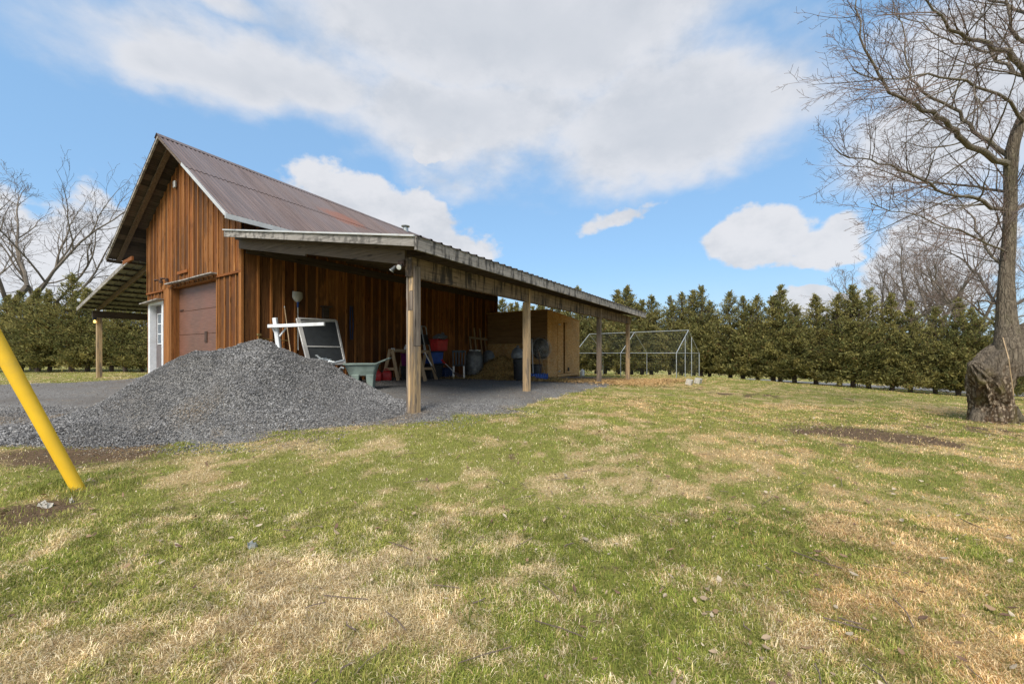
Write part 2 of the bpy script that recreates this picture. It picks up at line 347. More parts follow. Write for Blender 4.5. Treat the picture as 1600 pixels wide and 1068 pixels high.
def m_roof():
    m, t = new_mat('oxidised roof sheets')
    st = t.noise(t.mapping(t.oc, (14, .35, .35)), 1.6, 6, .6); lg = t.noise(t.oc, .55, 5, .6)
    pan = t.noise(t.mapping(t.oc, (1.35, .02, .02)), 1.0, 0)
    c = t.mix(t.ramp(st, .3, .7), (.088, .056, .047), (.180, .124, .108))
    c = t.mix(t.ramp(lg, .45, .7, 0, .55), c, (.155, .112, .10))
    c = t.mix(t.ramp(pan, .35, .65, 0, .30), c, (.17, .15, .16))
    ln = t.node('ShaderNodeVectorMath', {0: t.vm('MULTIPLY', t.vm('SUBTRACT', t.oc, (-1.5, -1.55, 0)), (1.0, 1.7, 0))}, operation='LENGTH').outputs['Value']
    rp = t.m('ADD', t.m('SUBTRACT', 1.25, ln), t.m('MULTIPLY', t.m('SUBTRACT', t.noise(t.mapping(t.oc, (2, .8, 1)), 2.2, 6, .7), .5), 1.6))
    c = t.mix(t.ramp(rp, .25, .8, 0, .7), c, (.24, .085, .045))
    finish(t, c, .42, .25, spec=.5); return m
M['roof'] = m_roof()
M['roof2'] = plain('dark brown roof sheets', (.075, .058, .052), .5, .2, .35, 3)
def m_under():
    m, t = new_mat('underside of tin roof'); g = t.noise(t.oc, 3, 5)
    finish(t, t.mix(t.ramp(g, .3, .7), (.14, .14, .145), (.27, .27, .27)), .6, .3); return m
M['under'] = m_under()
def m_bark(name, c0, c1, c2, sc=1.0):
    m, t = new_mat(name)
    v = t.mapping(t.oc, (sc * 13, sc * 13, sc * 2.0)); b = t.noise(v, 1.7, 8, .70, 1.6); l = t.noise(t.oc, 1.6, 5)
    vv = t.node('ShaderNodeTexVoronoi', {'Vector': t.vm('ADD', v, t.scale(t.noisec(t.oc, 3), 1.5)), 'Scale': 1.3}, feature='DISTANCE_TO_EDGE').outputs['Distance']
    c = t.mix(t.ramp(b, .35, .65), c0, c1); c = t.mix(t.ramp(l, .5, .7, 0, .6), c, c2); c = t.mix(t.ramp(vv, .12, .0, 0, .35), c, tuple(k * .5 for k in c0))
    finish(t, c, .9, bump=t.m('ADD', b, t.m('MULTIPLY', t.ramp(vv, 0, .15), .4)), bs=.9, bd=.03, spec=.15); return m
M['bark'] = m_bark('maple bark', (.080, .062, .045), (.21, .172, .125), (.17, .160, .085))
def m_butt():
    m, t = new_mat('flaking mossy bark'); z = t.node('ShaderNodeSeparateXYZ', {0: t.oc}).outputs[2]
    b = t.noise(t.mapping(t.oc, (12, 12, 2.2)), 1.8, 8, .72, 1.8); bark = t.mix(t.ramp(b, .35, .66), (.060, .046, .034), (.23, .188, .14))
    vo = t.node('ShaderNodeTexVoronoi', {'Vector': t.vm('ADD', t.mapping(t.oc, (13, 13, 6)), t.scale(t.noisec(t.oc, 7), 1.6)), 'Scale': 2.0}); h = t.node('ShaderNodeSeparateColor', {0: vo.outputs['Color']}).outputs
    fl = t.mix(t.ramp(h[0], .25, .75), (.13, .085, .05), (.38, .30, .215)); fl = t.mix(t.ramp(vo.outputs['Distance'], .35, .62, 0, .8), fl, (.06, .04, .026)); fl = t.mix(t.ramp(t.noise(t.oc, 2.6, 5), .48, .66, 0, .65), fl, (.135, .115, .04))
    k = t.ramp(t.m('ADD', z, t.m('MULTIPLY', t.m('SUBTRACT', t.noise(t.oc, 2.2, 6, .7), .5), 1.8)), 1.15, .75)
    finish(t, t.mix(k, bark, fl), .92, bump=t.m('ADD', b, t.m('MULTIPLY', h[0], t.m('MULTIPLY', k, .6))), bs=1.0, bd=.04, spec=.12); return m
M['butt'] = m_butt()
M['bark_limb'] = m_bark('limb bark', (.14, .115, .092), (.30, .255, .205), (.23, .21, .15), 1.4)
M['twig'] = plain('twigs', (.155, .110, .092), .85, var=.35, sc=2)
M['bark_far'] = plain('far bark', (.17, .14, .112), .9, var=.35, sc=2)
M['twig_far'] = plain('far twigs', (.165, .128, .105), .9, var=.3, sc=1)
M['cedar_bark'] = plain('cedar bark', (.10, .075, .06), .95, var=.4, sc=5)
M['deadwood'] = m_bark('peeling stump wood', (.085, .063, .044), (.23, .182, .13), (.32, .27, .205), 1.1)
M['leaf'] = vcol('cedar foliage', .75, .38)
M['blade'] = vcol('grass blades', .75, .22)
M['deadleaf'] = vcol('dead leaves', .85, .1)
M['stone'] = vcol('crushed stone', .85)
M['straw'] = vcol('straw', .8, .1)
def m_ground():
    m, t = new_mat('lawn soil and thatch')
    a = lambda n: t.node('ShaderNodeAttribute', attribute_name=n).outputs['Fac']
    gw = t.node('ShaderNodeNewGeometry').outputs['Position']
    n1 = t.noise(gw, 26, 6, .7); n2 = t.noise(gw, 5, 5, .6); n3 = t.noise(gw, 90, 3, .7); n4 = t.noise(gw, 1.1, 5, .6)
    soil = t.mix(t.ramp(n1, .3, .7), (.075, .048, .028), (.20, .135, .082))
    straw = t.mix(t.ramp(n3, .3, .7), (.28, .20, .09), (.62, .48, .25)); straw = t.mix(t.ramp(n4, .45, .7, 0, .5), straw, (.40, .25, .11))
    grn = t.mix(t.ramp(n3, .3, .7), (.135, .145, .03), (.32, .31, .085))
    g = t.ramp(t.m('ADD', a('green'), t.m('MULTIPLY', t.m('SUBTRACT', t.m('ADD', t.m('MULTIPLY', n1, .65), t.m('MULTIPLY', n2, .35)), .5), 2.2)), .22, .70)
    c = t.mix(g, straw, grn)
    d = t.ramp(t.m('ADD', a('dirt'), t.m('MULTIPLY', t.m('SUBTRACT', n1, .5), 1.1)), .36, .62)
    c = t.mix(d, c, soil)
    finish(t, c, .95, bump=t.m('ADD', n3, n1), bs=.8, bd=.03, spec=.1); return m
M['ground'] = m_ground()
def m_gravel():
    m, t = new_mat('crushed stone sheet')
    gw = t.node('ShaderNodeNewGeometry').outputs['Position']
    v1 = t.node('ShaderNodeTexVoronoi', {'Vector': gw, 'Scale': 60.0}); h = t.node('ShaderNodeSeparateColor', {0: v1.outputs['Color']}).outputs
    c = t.mix(h[0], (.090, .085, .080), (.27, .26, .245)); lg = t.noise(gw, .8, 5, .6); lg2 = t.noise(gw, 3.1, 5, .6)
    c = t.mix(t.ramp(lg, .42, .68, 0, .6), c, (.12, .105, .092))
    c = t.mix(t.ramp(lg2, .56, .70, 0, .45), c, (.21, .165, .115))
    finish(t, c, .9, bump=v1.outputs['Distance'], bs=.9, bd=.015, spec=.2); return m
M['gravel'] = m_gravel()
def m_field():
    m, t = new_mat('road surface'); gw = t.node('ShaderNodeNewGeometry').outputs['Position']
    finish(t, t.mix(t.noise(gw, 2, 5), (.13, .125, .115), (.21, .20, .185)), .9); return m
M['road'] = m_field()
def emit_bulb():
    m, t = new_mat('lit bulb'); e = t.node('ShaderNodeEmission', {'Color': (1, .62, .15), 'Strength': 2.0}); t.l.new(e.outputs[0], t.node('ShaderNodeOutputMaterial').inputs[0]); return m
M['bulb'] = emit_bulb()
# ------------------------------------------------------------------ the barn (one thing: both lean-tos are fixed to it)
A0, B0, Z0 = 5.43, 9.155, -.85
OFF = (A0, B0, Z0)
barn = thing('barn', 'long board and batten barn with rusty brown roof and open lean-tos on both sides', 'barn', AB(A0, B0, Z0), YAW)
LEN = 10.86; BR, BL = 5.86, 12.45; RA, RZ = 9.30, 6.03
def rdrop(a): return .41 * (a + .65) / 12.05
def z_roof(a, b):
    if b <= RA: t = (RA - b) / (RA - 5.18); return RZ - 2.93 * t - rdrop(a) * (1 - .9 * t)
    t = (b - RA) / (14.2 - RA); return RZ - 2.76 * t - rdrop(a) * (1 - .9 * t)
def zr_car(b): return 1.76 + .181 * (b + .44)
def zr_left(b): return 3.07 - .183 * (b - 12.2)
rnd = random.Random(5)
SP = .31
def boards_gable(face, bat, a, sgn, b0, b1, zlo, ztop, gap=.004):
    """vertical boards between stations b0..b1 on the plane a, battens over the joints; ztop(b) is the cut line"""
    k0 = math.floor(b0 / SP); b = k0 * SP
    while b < b1 - 1e-6:
        l, r_ = max(b, b0), min(b + SP, b1)
        if r_ - l > .01:
            pts = [(l + gap, zlo), (r_ - gap, zlo), (r_ - gap, ztop(r_))]
            if l < RA < r_: pts.append((RA, ztop(RA)))
            pts.append((l + gap, ztop(l)))
            face.prism(pts, 'x', a, a + .022 * sgn)
        if bat is not None and b0 - 1e-6 <= b <= b1 + 1e-6:
            wv = .026 + rnd.uniform(-.004, .004); l2, r2 = max(b - wv, b0), min(b + wv, b1)
            if r2 - l2 > .02: bat.prism([(l2, zlo), (r2, zlo), (r2, ztop(r2) - .01), (l2, ztop(l2) - .01)], 'x', a - .024 * sgn, a - .001 * sgn)
        b += SP
wall, bat = MB(OFF, 1), MB(OFF, 2)
ZH = 2.0
under = lambda a: (lambda b: z_roof(a, b) - .13)
boards_gable(wall, bat, -.03, 1, BR, BL, ZH, under(0))
boards_gable(wall, bat, 0, 1, BR, 7.28, -1.2, lambda b: ZH)
boards_gable(wall, bat, 0, 1, 12.30, BL, -1.2, lambda b: ZH)
boards_gable(wall, bat, 0, 1, 10.98, 12.30, 1.66, lambda b: ZH)
wall.box((.022, 10.29, -1.2), (.05, 10.98, ZH)); wall.box((.022, 7.28, 1.98), (.05, 10.29, ZH + .3))
wall.build('gable_wall', M['siding'], barn); bat.build('batten', M['batten'], barn)
tr = MB(OFF, 3)
tr.box((-.058, BR, ZH - .02), (-.002, 7.28, ZH + .035)); tr.build('trim', M['trim_h'], barn); tr = MB(OFF, 3); tr.box((-.058, 10.98, ZH - .06), (-.002, BL, ZH - .01)); tr.build('trim', M['trim_h'], barn)
tr = MB(OFF, 5); tr.box((-.085, 9.0, 2.32), (-.056, 9.75, 2.40)); tr.build('ledge', M['trim_h'], barn)
# long side wall under the carport
side, sbat = MB(OFF, 4), MB(OFF, 6)
a = 0.022; k = 0
while a < LEN:
    e = min(a + SP, LEN); zt = min(z_roof(a, BR), z_roof(e, BR)) - .12
    side.box((a + .003, BR, -1.2), (e - .003, BR + .022, zt))
    if k: sbat.box((a - .024, BR - .042, -1.2), (a + .024, BR - .001, zt), rnd.uniform(.55, 1))
    a = e; k += 1
side.build('side_wall', M['siding'], barn); sbat.build('batten', M['batten'], barn)
cb = MB(OFF, 7); cb.box((-.054, BR - .026, -1.2), (-.001, BR + .11, 2.75), .75); cb.build('corner_board', M['batten'], barn); cb = MB(OFF, 7); cb.box((LEN - .12, BR - .05, -1.2), (LEN + .03, BR - .001, 3.2), .9); cb.build('corner_board', M['batten'], barn)
lw = MB(OFF, 8)
a = .022
while a < LEN: e = min(a + SP, LEN); lw.box((a, BL - .022, -1.2), (e - .004, BL, z_roof(a, BL) - .13)); a = e
lw.build('side_wall', M['siding'], barn)
bw = MB(OFF, 9); boards_gable(bw, None, LEN, -1, BR + .03, BL - .03, -1.2, under(LEN)); bw.build('gable_wall', M['siding'], barn)
# sectional door
gd = MB(OFF, 10)
nsec = 4; zb, zt = -.85, 1.97; h = (zt - zb) / nsec
for i in range(nsec): gd.box((.15, 7.28, zb + i * h + .004), (.19, 10.29, zb + (i + 1) * h - .004), .5)
gdo = gd.build('garage_door', M['garage'], barn, bevel=.006)
kb = MB(OFF, 11); kb.box((.125, 8.28, .32), (.149, 8.42, .62)); kb.build('handle', M['rust'], gdo)
for zz in (1.30, -.25): kb = MB(OFF, 11); kb.box((.13, 9.95, zz), (.149, 10.22, zz + .03)); kb.build('hinge', M['rust'], gdo)
jf = MB(OFF, 12)
jf.box((-.03, 7.20, -1.2), (.20, 7.279, 2.03)); jf.box((-.05, 10.291, -1.2), (.20, 10.43, 2.03), .1); jf.box((-.04, 10.50, -1.2), (.018, 10.74, 2.02), .8); jf.box((-.03, 10.76, -1.2), (.015, 10.975, 2.02), .5)
jf.box((-.0, 7.279, 1.975), (.20, 10.291, 2.05))
jf.build('door_frame', M['batten'], gdo)
lg = MB(OFF, 13); pts = [7.15 + i * .36 for i in range(10)]
for i in range(9): lg.beam((-.12, pts[i], 2.085 + .007 * math.sin(i * .9)), (-.12, pts[i + 1], 2.085 + .007 * math.sin(i * .9 + .9)), .13, .03, .6)
lg.build('drip_ledge', M['grey_y'], barn)
lg = MB(OFF, 14)
for i in range(4): lg.beam((-.13, 10.92 + i * .40, 1.69 - .015 * i), (-.13, 11.32 + i * .40, 1.69 - .015 * (i + 1)), .17, .03, .6)
lg.build('drip_ledge', M['grey_y'], barn)
# entry door
ed = MB(OFF, 15); ed.box((.12, 11.10, -.72), (.16, 12.13, 1.56), .5)
for zz in (-.55, ): ed.box((.112, 11.25, zz), (.119, 11.98, zz + .62), .5)
edo = ed.build('entry_door', M['door_grey'], barn, bevel=.005)
fr = MB(OFF, 16); fr.box((-.05, 10.985, -.80), (.17, 11.09, 1.655)); fr.box((-.05, 12.14, -.80), (.17, 12.285, 1.655)); fr.box((-.045, 11.09, 1.565), (.17, 12.14, 1.65)); fr.box((-.05, 11.09, -.80), (.2, 12.14, -.725))
fr.build('frame', M['white'], edo, bevel=.006)
pn = MB(OFF, 17); pn.box((.108, 11.30, .30), (.1185, 11.93, 1.30)); pn.build('pane', M['pane'], edo)
gr = MB(OFF, 18)
for zz in (.30, .62, .95, 1.27): gr.box((.098, 11.28, zz), (.107, 11.95, zz + .03))
for bb in (11.28, 11.59, 11.92): gr.box((.096, bb, .29), (.1065, bb + .03, 1.31))
gr.build('glazing_bar', M['white'], edo)
hn = MB(OFF, 19); hn.lathe([(.012, 0), (.012, .03), (.032, .04), (.036, .06), (.022, .08)], 10, c=(.119, 11.17, .27), axis=Matrix.Rotation(R(-90), 3, 'Y')); hn.build('handle', M['alum'], edo, smooth=True)
# main roof: corrugated sheets, two courses, boards and rafters below
def corr_sheet(mb, bt, bb, a0, a1, lift, pitch=.105, rows=5, ax=0):
    n = int((a1 - a0) / pitch * 6); vs = []; fs = []
    sl = 1 if bb < bt else -1
    for i in range(rows + 1):
        b = bt + (bb - bt) * i / rows
        for j in range(n + 1):
            a_ = a0 + (a1 - a0) * j / n; vs.append((a_, b, z_roof(a_, b) + lift + .013 * math.sin(j / 6 * 2 * math.pi)))
    o = len(vs); vs += [(x, y, z - .006) for x, y, z in vs]; st = n + 1
    for i in range(rows):
        for j in range(n):
            q = [i * st + j, i * st + j + 1, (i + 1) * st + j + 1, (i + 1) * st + j]
            if sl < 0: q = q[::-1]
            fs.append(tuple(q[::-1])); fs.append(tuple(o + k for k in q))
    for i in (0, rows):
        for j in range(n): fs.append((i * st + j, i * st + j + 1, o + i * st + j + 1, o + i * st + j))
    for j in (0, n):
        for i in range(rows): fs.append((i * st + j, (i + 1) * st + j, o + (i + 1) * st + j, o + i * st + j))
    mb.add(vs, fs, .5)
rf = MB(OFF, 20)
MID = RA - 1.95
corr_sheet(rf, RA, MID, -.66, 11.42, .030); corr_sheet(rf, MID + .12, 5.16, -.66, 11.42, .014)
corr_sheet(rf, RA, 14.22, -.66, 11.42, .022)
roof = rf.build('roof', M['roof'], barn, smooth=True)
rc = MB(OFF, 21)
for sg in (-1, 1):
    for i in range(6):
        a_, e = -.68 + i * 2.02, -.68 + (i + 1) * 2.02 + .03
        rc.add([(a_, RA, RZ + .065 - rdrop(a_)), (e, RA, RZ + .062 - rdrop(e)), (e, RA + sg * .16, z_roof(e, RA + sg * .16) + .046), (a_, RA + sg * .16, z_roof(a_, RA + sg * .16) + .048)], [(0, 1, 2, 3)], .5)
rc.build('ridge_cap', M['roof'], roof)
dk = MB(OFF, 22)
b = RA - .12
for lo, hi in ((5.2, RA), (RA, 14.16)):
    b = lo
    while b < hi - .01:
        e = min(b + .205, hi)
        for (a_, a2) in ((-.60, 3.4), (3.4, 7.4), (7.4, 11.36)):
            dk.add([(a_, b + .004, z_roof(a_, b) - .035), (a2, b + .004, z_roof(a2, b) - .035), (a2, e - .004, z_roof(a2, e) - .035), (a_, e - .004, z_roof(a_, e) - .035),
                    (a_, b + .004, z_roof(a_, b) - .012), (a2, b + .004, z_roof(a2, b) - .012), (a2, e - .004, z_roof(a2, e) - .012), (a_, e - .004, z_roof(a_, e) - .012)],
                   [(0, 3, 2, 1), (4, 5, 6, 7), (0, 1, 5, 4), (1, 2, 6, 5), (2, 3, 7, 6), (3, 0, 4, 7)])
        b = e
dk.build('roof_deck', M['dark_x'], roof)
for a_ in (-.34,):
    r_ = MB(OFF, 23); r_.beam((a_, RA, z_roof(a_, RA) - .10), (a_, 14.1, z_roof(a_, 14.1) - .10), .05, .12, up=(1, 0, 0)); r_.build('rafter', M['rafter'], roof)
    r_ = MB(OFF, 23); r_.beam((a_, RA, z_roof(a_, RA) - .10), (a_, 5.25, z_roof(a_, 5.25) - .10), .05, .12, up=(1, 0, 0)); r_.build('rafter', M['rafter'], roof)
vg = MB(OFF, 24)
for (b0_, b1_) in ((RA, 11.8), (11.8, 14.2)): vg.beam((-.63, b0_, z_roof(-.6, b0_) - .03), (-.63, b1_, z_roof(-.6, b1_) - .03), .07, .045, up=(1, 0, 0))
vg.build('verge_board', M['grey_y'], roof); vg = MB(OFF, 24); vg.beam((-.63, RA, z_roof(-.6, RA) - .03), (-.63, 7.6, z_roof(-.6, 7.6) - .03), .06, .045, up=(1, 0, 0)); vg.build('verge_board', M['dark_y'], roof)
vt = MB(OFF, 25); vt.beam((-.64, 7.62, z_roof(-.6, 7.62) - .02), (-.64, 5.17, z_roof(-.6, 5.17) - .02), .07, .05, up=(1, 0, 0))
vt.beam((-.665, 5.15, 3.035), (11.4, 5.15, z_roof(11.4, 5.18) - .06), .04, .11)
vt.build('white_trim', M['white_metal'], roof)
ft = MB(OFF, 26); ft.beam((-.63, 14.2, z_roof(-.6, 14.2) - .07), (11.4, 14.2, z_roof(11.4, 14.2) - .07), .03, .11); ft.build('eave_board', M['dark_x'], roof)
ch = MB(OFF, 27); cz = RZ - rdrop(8.3); ch.lathe([(.13, cz - .3), (.13, cz + .10)], 14, c=(8.3, RA - .05, 0)); ch.lathe([(.09, cz + .10), (.09, cz + .18)], 14, c=(8.3, RA - .05, 0)); ch.lathe([(.19, cz + .18), (.20, cz + .21), (.10, cz + .25), (.02, cz + .26)], 14, c=(8.3, RA - .05, 0))
ch.build('chimney_pipe', M['galv'], roof, smooth=True)
sn = MB(OFF, 28); sn.box((-.11, 9.85, 4.92), (-.056, 9.97, 5.12)); sn.build('alarm_box', M['alum'], barn, bevel=.01)
# carport on the right
cr = MB(OFF, 30)
n = int(13.62 / .23); vs = []; prof = [(0, 0), (.03, 0), (.045, .022), (.075, .022), (.09, 0)]
xs = []
for i in range(n + 1):
    for dx, dz in prof:
        x = -.39 + i * .23 + dx
        if x <= 13.26: xs.append((x, dz))
for b in (-.50, 1.0, 3.0, 5.84): vs += [(x, b, zr_car(b) + .012 + dz) for x, dz in xs]
o_ = len(vs); vs += [(x, y, z - .006) for x, y, z in vs]; st = len(xs); fs = []
for i in range(3):
    for j in range(st - 1):
        q = (i * st + j, i * st + j + 1, (i + 1) * st + j + 1, (i + 1) * st + j); fs.append(q); fs.append(tuple(o_ + k for k in q[::-1]))
for j in range(st - 1): fs.append((j, o_ + j, o_ + j + 1, j + 1))
cr.add(vs, fs, .5)
croof = cr.build('carport_roof', M['roof2'], barn)
fa = MB(OFF, 31)
cuts = [-.44, 1.9, 3.3, 4.65, 5.86]
for i in range(4): fa.add([(x, b, zr_car(b) + dz) for x in (-.41, -.37) for b, dz in ((cuts[i] + .003, -.15), (cuts[i + 1] - .003, -.15), (cuts[i + 1] - .003, 0), (cuts[i] + .003, 0))], [(0, 1, 2, 3), (7, 6, 5, 4), (0, 4, 5, 1), (1, 5, 6, 2), (2, 6, 7, 3), (3, 7, 4, 0)])
fa.build('fascia', M['grey_y'], croof)
ef = MB(OFF, 32)
for (a_, e) in ((-.41, 3.2), (3.2, 6.9), (6.9, 10.3), (10.3, 13.23)): ef.box((a_ + .004, -.482, 1.555), (e - .004, -.442, 1.757))
ef.build('eave_fascia', M['grey_x'], croof)
dt = MB(OFF, 33); dt.beam((-.425, -.46, zr_car(-.46) + .006), (-.425, 5.86, zr_car(5.86) + .006), .035, .028); dt.build('drip_edge', M['white_metal'], croof)
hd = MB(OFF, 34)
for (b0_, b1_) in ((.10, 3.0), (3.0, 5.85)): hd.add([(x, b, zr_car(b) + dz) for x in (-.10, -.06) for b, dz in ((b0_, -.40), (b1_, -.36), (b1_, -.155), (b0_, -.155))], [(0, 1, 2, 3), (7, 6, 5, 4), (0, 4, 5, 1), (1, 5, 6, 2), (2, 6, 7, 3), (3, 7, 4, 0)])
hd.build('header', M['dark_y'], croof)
bm = MB(OFF, 35)
for (a_, e) in ((-.12, 3.68), (3.68, 8.68), (8.68, 12.35)): bm.box((a_ + .003, -.075, 1.245), (e - .003, .0, 1.555)); bm.box((a_ + .003, .006, 1.255), (e - .003, .07, 1.55))
bm.build('beam', M['beam_x'], croof)
rp = None
for i in range(23):
    a_ = -.2 + i * .6
    if rp is None:
        q = MB(OFF, 36)
        q.add([(x, b, zr_car(b) + dz) for x in (a_, a_ + .04) for b, dz in ((-.44, -.17), (5.82, -.17), (5.82, -.02), (-.44, -.02))], [(0, 1, 2, 3), (7, 6, 5, 4), (0, 4, 5, 1), (1, 5, 6, 2), (2, 6, 7, 3), (3, 7, 4, 0)])
        rp = q.build('rafter', M['rafter'], croof)
    else:
        c = rp.copy(); COL.objects.link(c); c.parent = croof; c.location = (i * .6, 0, 0)
lw_ = MB(OFF, 37)
for i in range(9): b = .4 + i * .62; lw_.box((-.36, b, zr_car(b) - .022), (13.2, b + .09, zr_car(b) - .002))
lw_.build('purlin', M['rafter'], croof)
ld = MB(OFF, 38); ld.box((.05, BR - .08, 2.45), (LEN, BR - .026, 2.66)); ld.build('ledger', M['dark_x'], barn)
for i, a_ in enumerate((0, 3.68, 8.68, 12.13)):
    g0 = tz(*AB(a_, 0)[:2]); pm = MB(OFF, 40 + i)
    if i == 0:
        pm.box((a_ - .072, -.070, g0 - .3), (a_ + .065, .076, 1.243), .8)
    else:
        pm.box((a_ - .072, -.072, g0 - .3), (a_ + .072, .072, 1.243), (.9, .25, .7)[i - 1]); pm.box((a_ - .045, -.10, 1.2), (a_ + .005, -.0765, 1.56), .8)
    po = pm.build('post', M['post'] if i != 2 else M['post_old'], barn, bevel=.006)
    if i == 0:                                                           # planks nailed round the corner post
        for (lo, hi, mt, tt) in (((-.075, -.094, .12), (.066, -.0705, 1.42), 'post_grey', .35), ((-.075, -.092, g0 - .3), (.066, -.0705, .115), 'post', .55),
                                 ((-.093, -.068, 1.02), (-.0725, .005, 1.44), 'post', .95), ((-.095, -.066, .70), (-.0725, .006, 1.015), 'grey_z', .8), ((-.090, -.070, g0 - .3), (-.0725, -.020, .695), 'post', .15), ((-.097, -.017, g0 - .3), (-.0725, .030, .695), 'post', 1.0), ((-.092, .033, g0 - .3), (-.0725, .076, 1.30), 'post_grey', .9)):
            q = MB(OFF, 45); q.box(lo, hi, tt); q.build('plank', M[mt] if mt != 'grey_z' else M['post_grey'], po, bevel=.003)
# floodlight on the front corner
fl_ = MB(OFF, 50); fl_.box((-.16, .06, 1.42), (-.11, .20, 1.52)); fl_.beam((-.16, .10, 1.45), (-.24, .06, 1.40), .03, .03); fl_.beam((-.16, .16, 1.45), (-.22, .24, 1.40), .03, .03)
flo = fl_.build('floodlight', M['rust'], barn)
for (p, d) in (((-.25, .05, 1.39), Vector((-.8, -.35, -.45))), ((-.22, .24, 1.38), Vector((-.45, .6, -.85)))):
    q = d.normalized().to_track_quat('Z', 'Y').to_matrix(); hdm = MB(OFF, 51); hdm.lathe([(.02, -.06), (.025, -.045), (.03, .0), (.042, .04)], 14, c=p, axis=q); hh_ = hdm.build('lamp_head', M['dgrey'], flo, smooth=True); hdm = MB(OFF, 52); hdm.lathe([(.040, .041), (.038, .046), (.0, .048)], 14, c=p, axis=q); hdm.build('lens', M['jug'], hh_, smooth=True)
# two small lamps over the big door
for bb in (11.05, 10.55):
    q = MB(OFF, 52); q.box((-.10, bb - .05, 2.20), (-.055, bb + .05, 2.30)); q.beam((-.09, bb, 2.25), (-.16, bb + .03, 2.28), .02, .02)
    q.lathe([(.012, -.05), (.03, .0), (.042, .05), (.0, .045)], 12, c=(-.17, bb + .04, 2.28), axis=Vector((-.7, .5, -.2)).to_track_quat('Z', 'Y').to_matrix()); q.build('door_lamp', M['rust'], barn, smooth=True)
# left lean-to
lr = MB(OFF, 60); vs = []; xs = []
for i in range(50):
    for dx, dz in prof:
        x = -.5 + i * .23 + dx
        if x <= 10.9: xs.append((x, dz))
for b in (12.48, 15, 18.85): vs += [(x, b, zr_left(b) + .01 + dz) for x, dz in xs]
o_ = len(vs); vs += [(x, y, z - .006) for x, y, z in vs]; st = len(xs); fs = []
for i in range(2):
    for j in range(st - 1):
        q = (i * st + j, (i + 1) * st + j, (i + 1) * st + j + 1, i * st + j + 1); fs.append(q[::-1]); fs.append(tuple(o_ + k for k in q))
lr.add(vs, fs, .5); lroof = lr.build('lean_to_roof', M['under'], barn)
lp = MB(OFF, 61)
for i in range(10): b = 12.6 + i * .66; lp.box((-.47, b, zr_left(b) - .055), (10.8, b + .14, zr_left(b + .14) - .004))
lp.build('purlin', M['dark_x'], lroof)
for i, a_ in enumerate((-.02, 1.9, 3.8, 5.7, 7.6, 9.5)):
    q = MB(OFF, 62); q.add([(x, b, zr_left(b) + dz) for x in (a_, a_ + .05) for b, dz in ((12.5, -.24), (18.5, -.20), (18.5, -.055), (12.5, -.055))], [(0, 1, 2, 3), (7, 6, 5, 4), (0, 4, 5, 1), (1, 5, 6, 2), (2, 6, 7, 3), (3, 7, 4, 0)]); q.build('rafter', M['rafter'], lroof)
vb = MB(OFF, 63); vb.add([(x, b, zr_left(b) + dz) for x in (-.52, -.48) for b, dz in ((12.48, -.11), (18.87, -.11), (18.87, .03), (12.48, .03))], [(0, 1, 2, 3), (7, 6, 5, 4), (0, 4, 5, 1), (1, 5, 6, 2), (2, 6, 7, 3), (3, 7, 4, 0)]); vb.build('fascia', M['grey_y'], lroof)
vb = MB(OFF, 66); vb.beam((-.50, 12.0, 3.02), (-.5, 12.9, 2.97), .05, .12); vb.build('end_board', M['trim_h'], lroof)
lb = MB(OFF, 64); lb.box((-.2, 18.12, 1.47), (10.8, 18.28, 1.74)); lb.build('beam', M['dark_x'], lroof)
for a_ in (0, 3.6, 7.2, 10.6):
    g0 = tz(*AB(a_, 18.2)[:2]); q = MB(OFF, 65 + int(a_)); q.box((a_ - .08, 18.12, g0 - .3), (a_ + .08, 18.28, 1.468), .75); q.build('post', M['post'], barn, bevel=.006)
sk = MB(OFF, 67); sk.box((-.2, 18.05, 1.36), (-.1, 18.15, 1.47)); so_ = sk.build('lamp_holder', M['black'], barn)
bl_ = MB(OFF, 68); bl_.lathe([(.018, 1.36), (.03, 1.33), (.045, 1.29), (.03, 1.25), (.0, 1.24)], 12, c=(-.15, 18.1, 0)); bl_.build('bulb', M['bulb'], so_, smooth=True)

# ------------------------------------------------------------------ chipboard shed under the carport's far end
SA, SB = 10.04, 2.74
gs = tz(*AB(SA, SB)[:2])
shed = thing('shed', 'low shed of raw orange chipboard with a narrow door, under the carport end', 'shed', AB(11.7, 4.28, gs), YAW)
SO = (11.7, 4.28, gs)
def ztop_s(a): return 1.80 - .235 * (a - SA) / 3.35
q = MB(SO, 70); q.box((SA, SB, gs - .1), (SA + .02, 4.10, .42)); q.box((SA, 4.104, gs - .1), (SA + .02, 5.80, .42)); q.build('front_wall', M['osb'], shed); q = MB(SO, 79); q.box((SA + .004, SB, .424), (SA + .024, 5.80, 1.80)); q.build('upper_panel', M['ply'], shed)
q = MB(SO, 71)
for (a_, e) in ((SA, 10.98), (12.42, 13.40)): q.prism([(a_ + .002, gs - .03), (e, gs - .03), (e, ztop_s(e)), (a_ + .002, ztop_s(a_))], 'y', SB - .02, SB - .001)
q.prism([(10.98, 1.42), (12.42, 1.36), (12.42, ztop_s(12.42)), (10.98, ztop_s(10.98))], 'y', SB - .017, SB - .001)
q.build('side_wall', M['osb'], shed)
q = MB(SO, 72); q.box((10.985, SB - .03, gs + .12), (11.56, SB - .004, 1.40)); dr = q.build('door', M['osb'], shed)
q = MB(SO, 73); q.box((11.74, SB - .028, gs + .12), (12.405, SB - .004, 1.36)); dr2 = q.build('door', M['osb'], shed)
for zz in (1.24, gs + .2): q = MB(SO, 74); q.box((11.05, SB - .05, zz), (11.22, SB - .031, zz + .06)); q.build('hinge', M['galv'], dr)
q = MB(SO, 75); q.box((12.0, SB - .07, gs + .2), (12.12, SB - .029, gs + .36)); q.build('latch', M['black'], dr2)
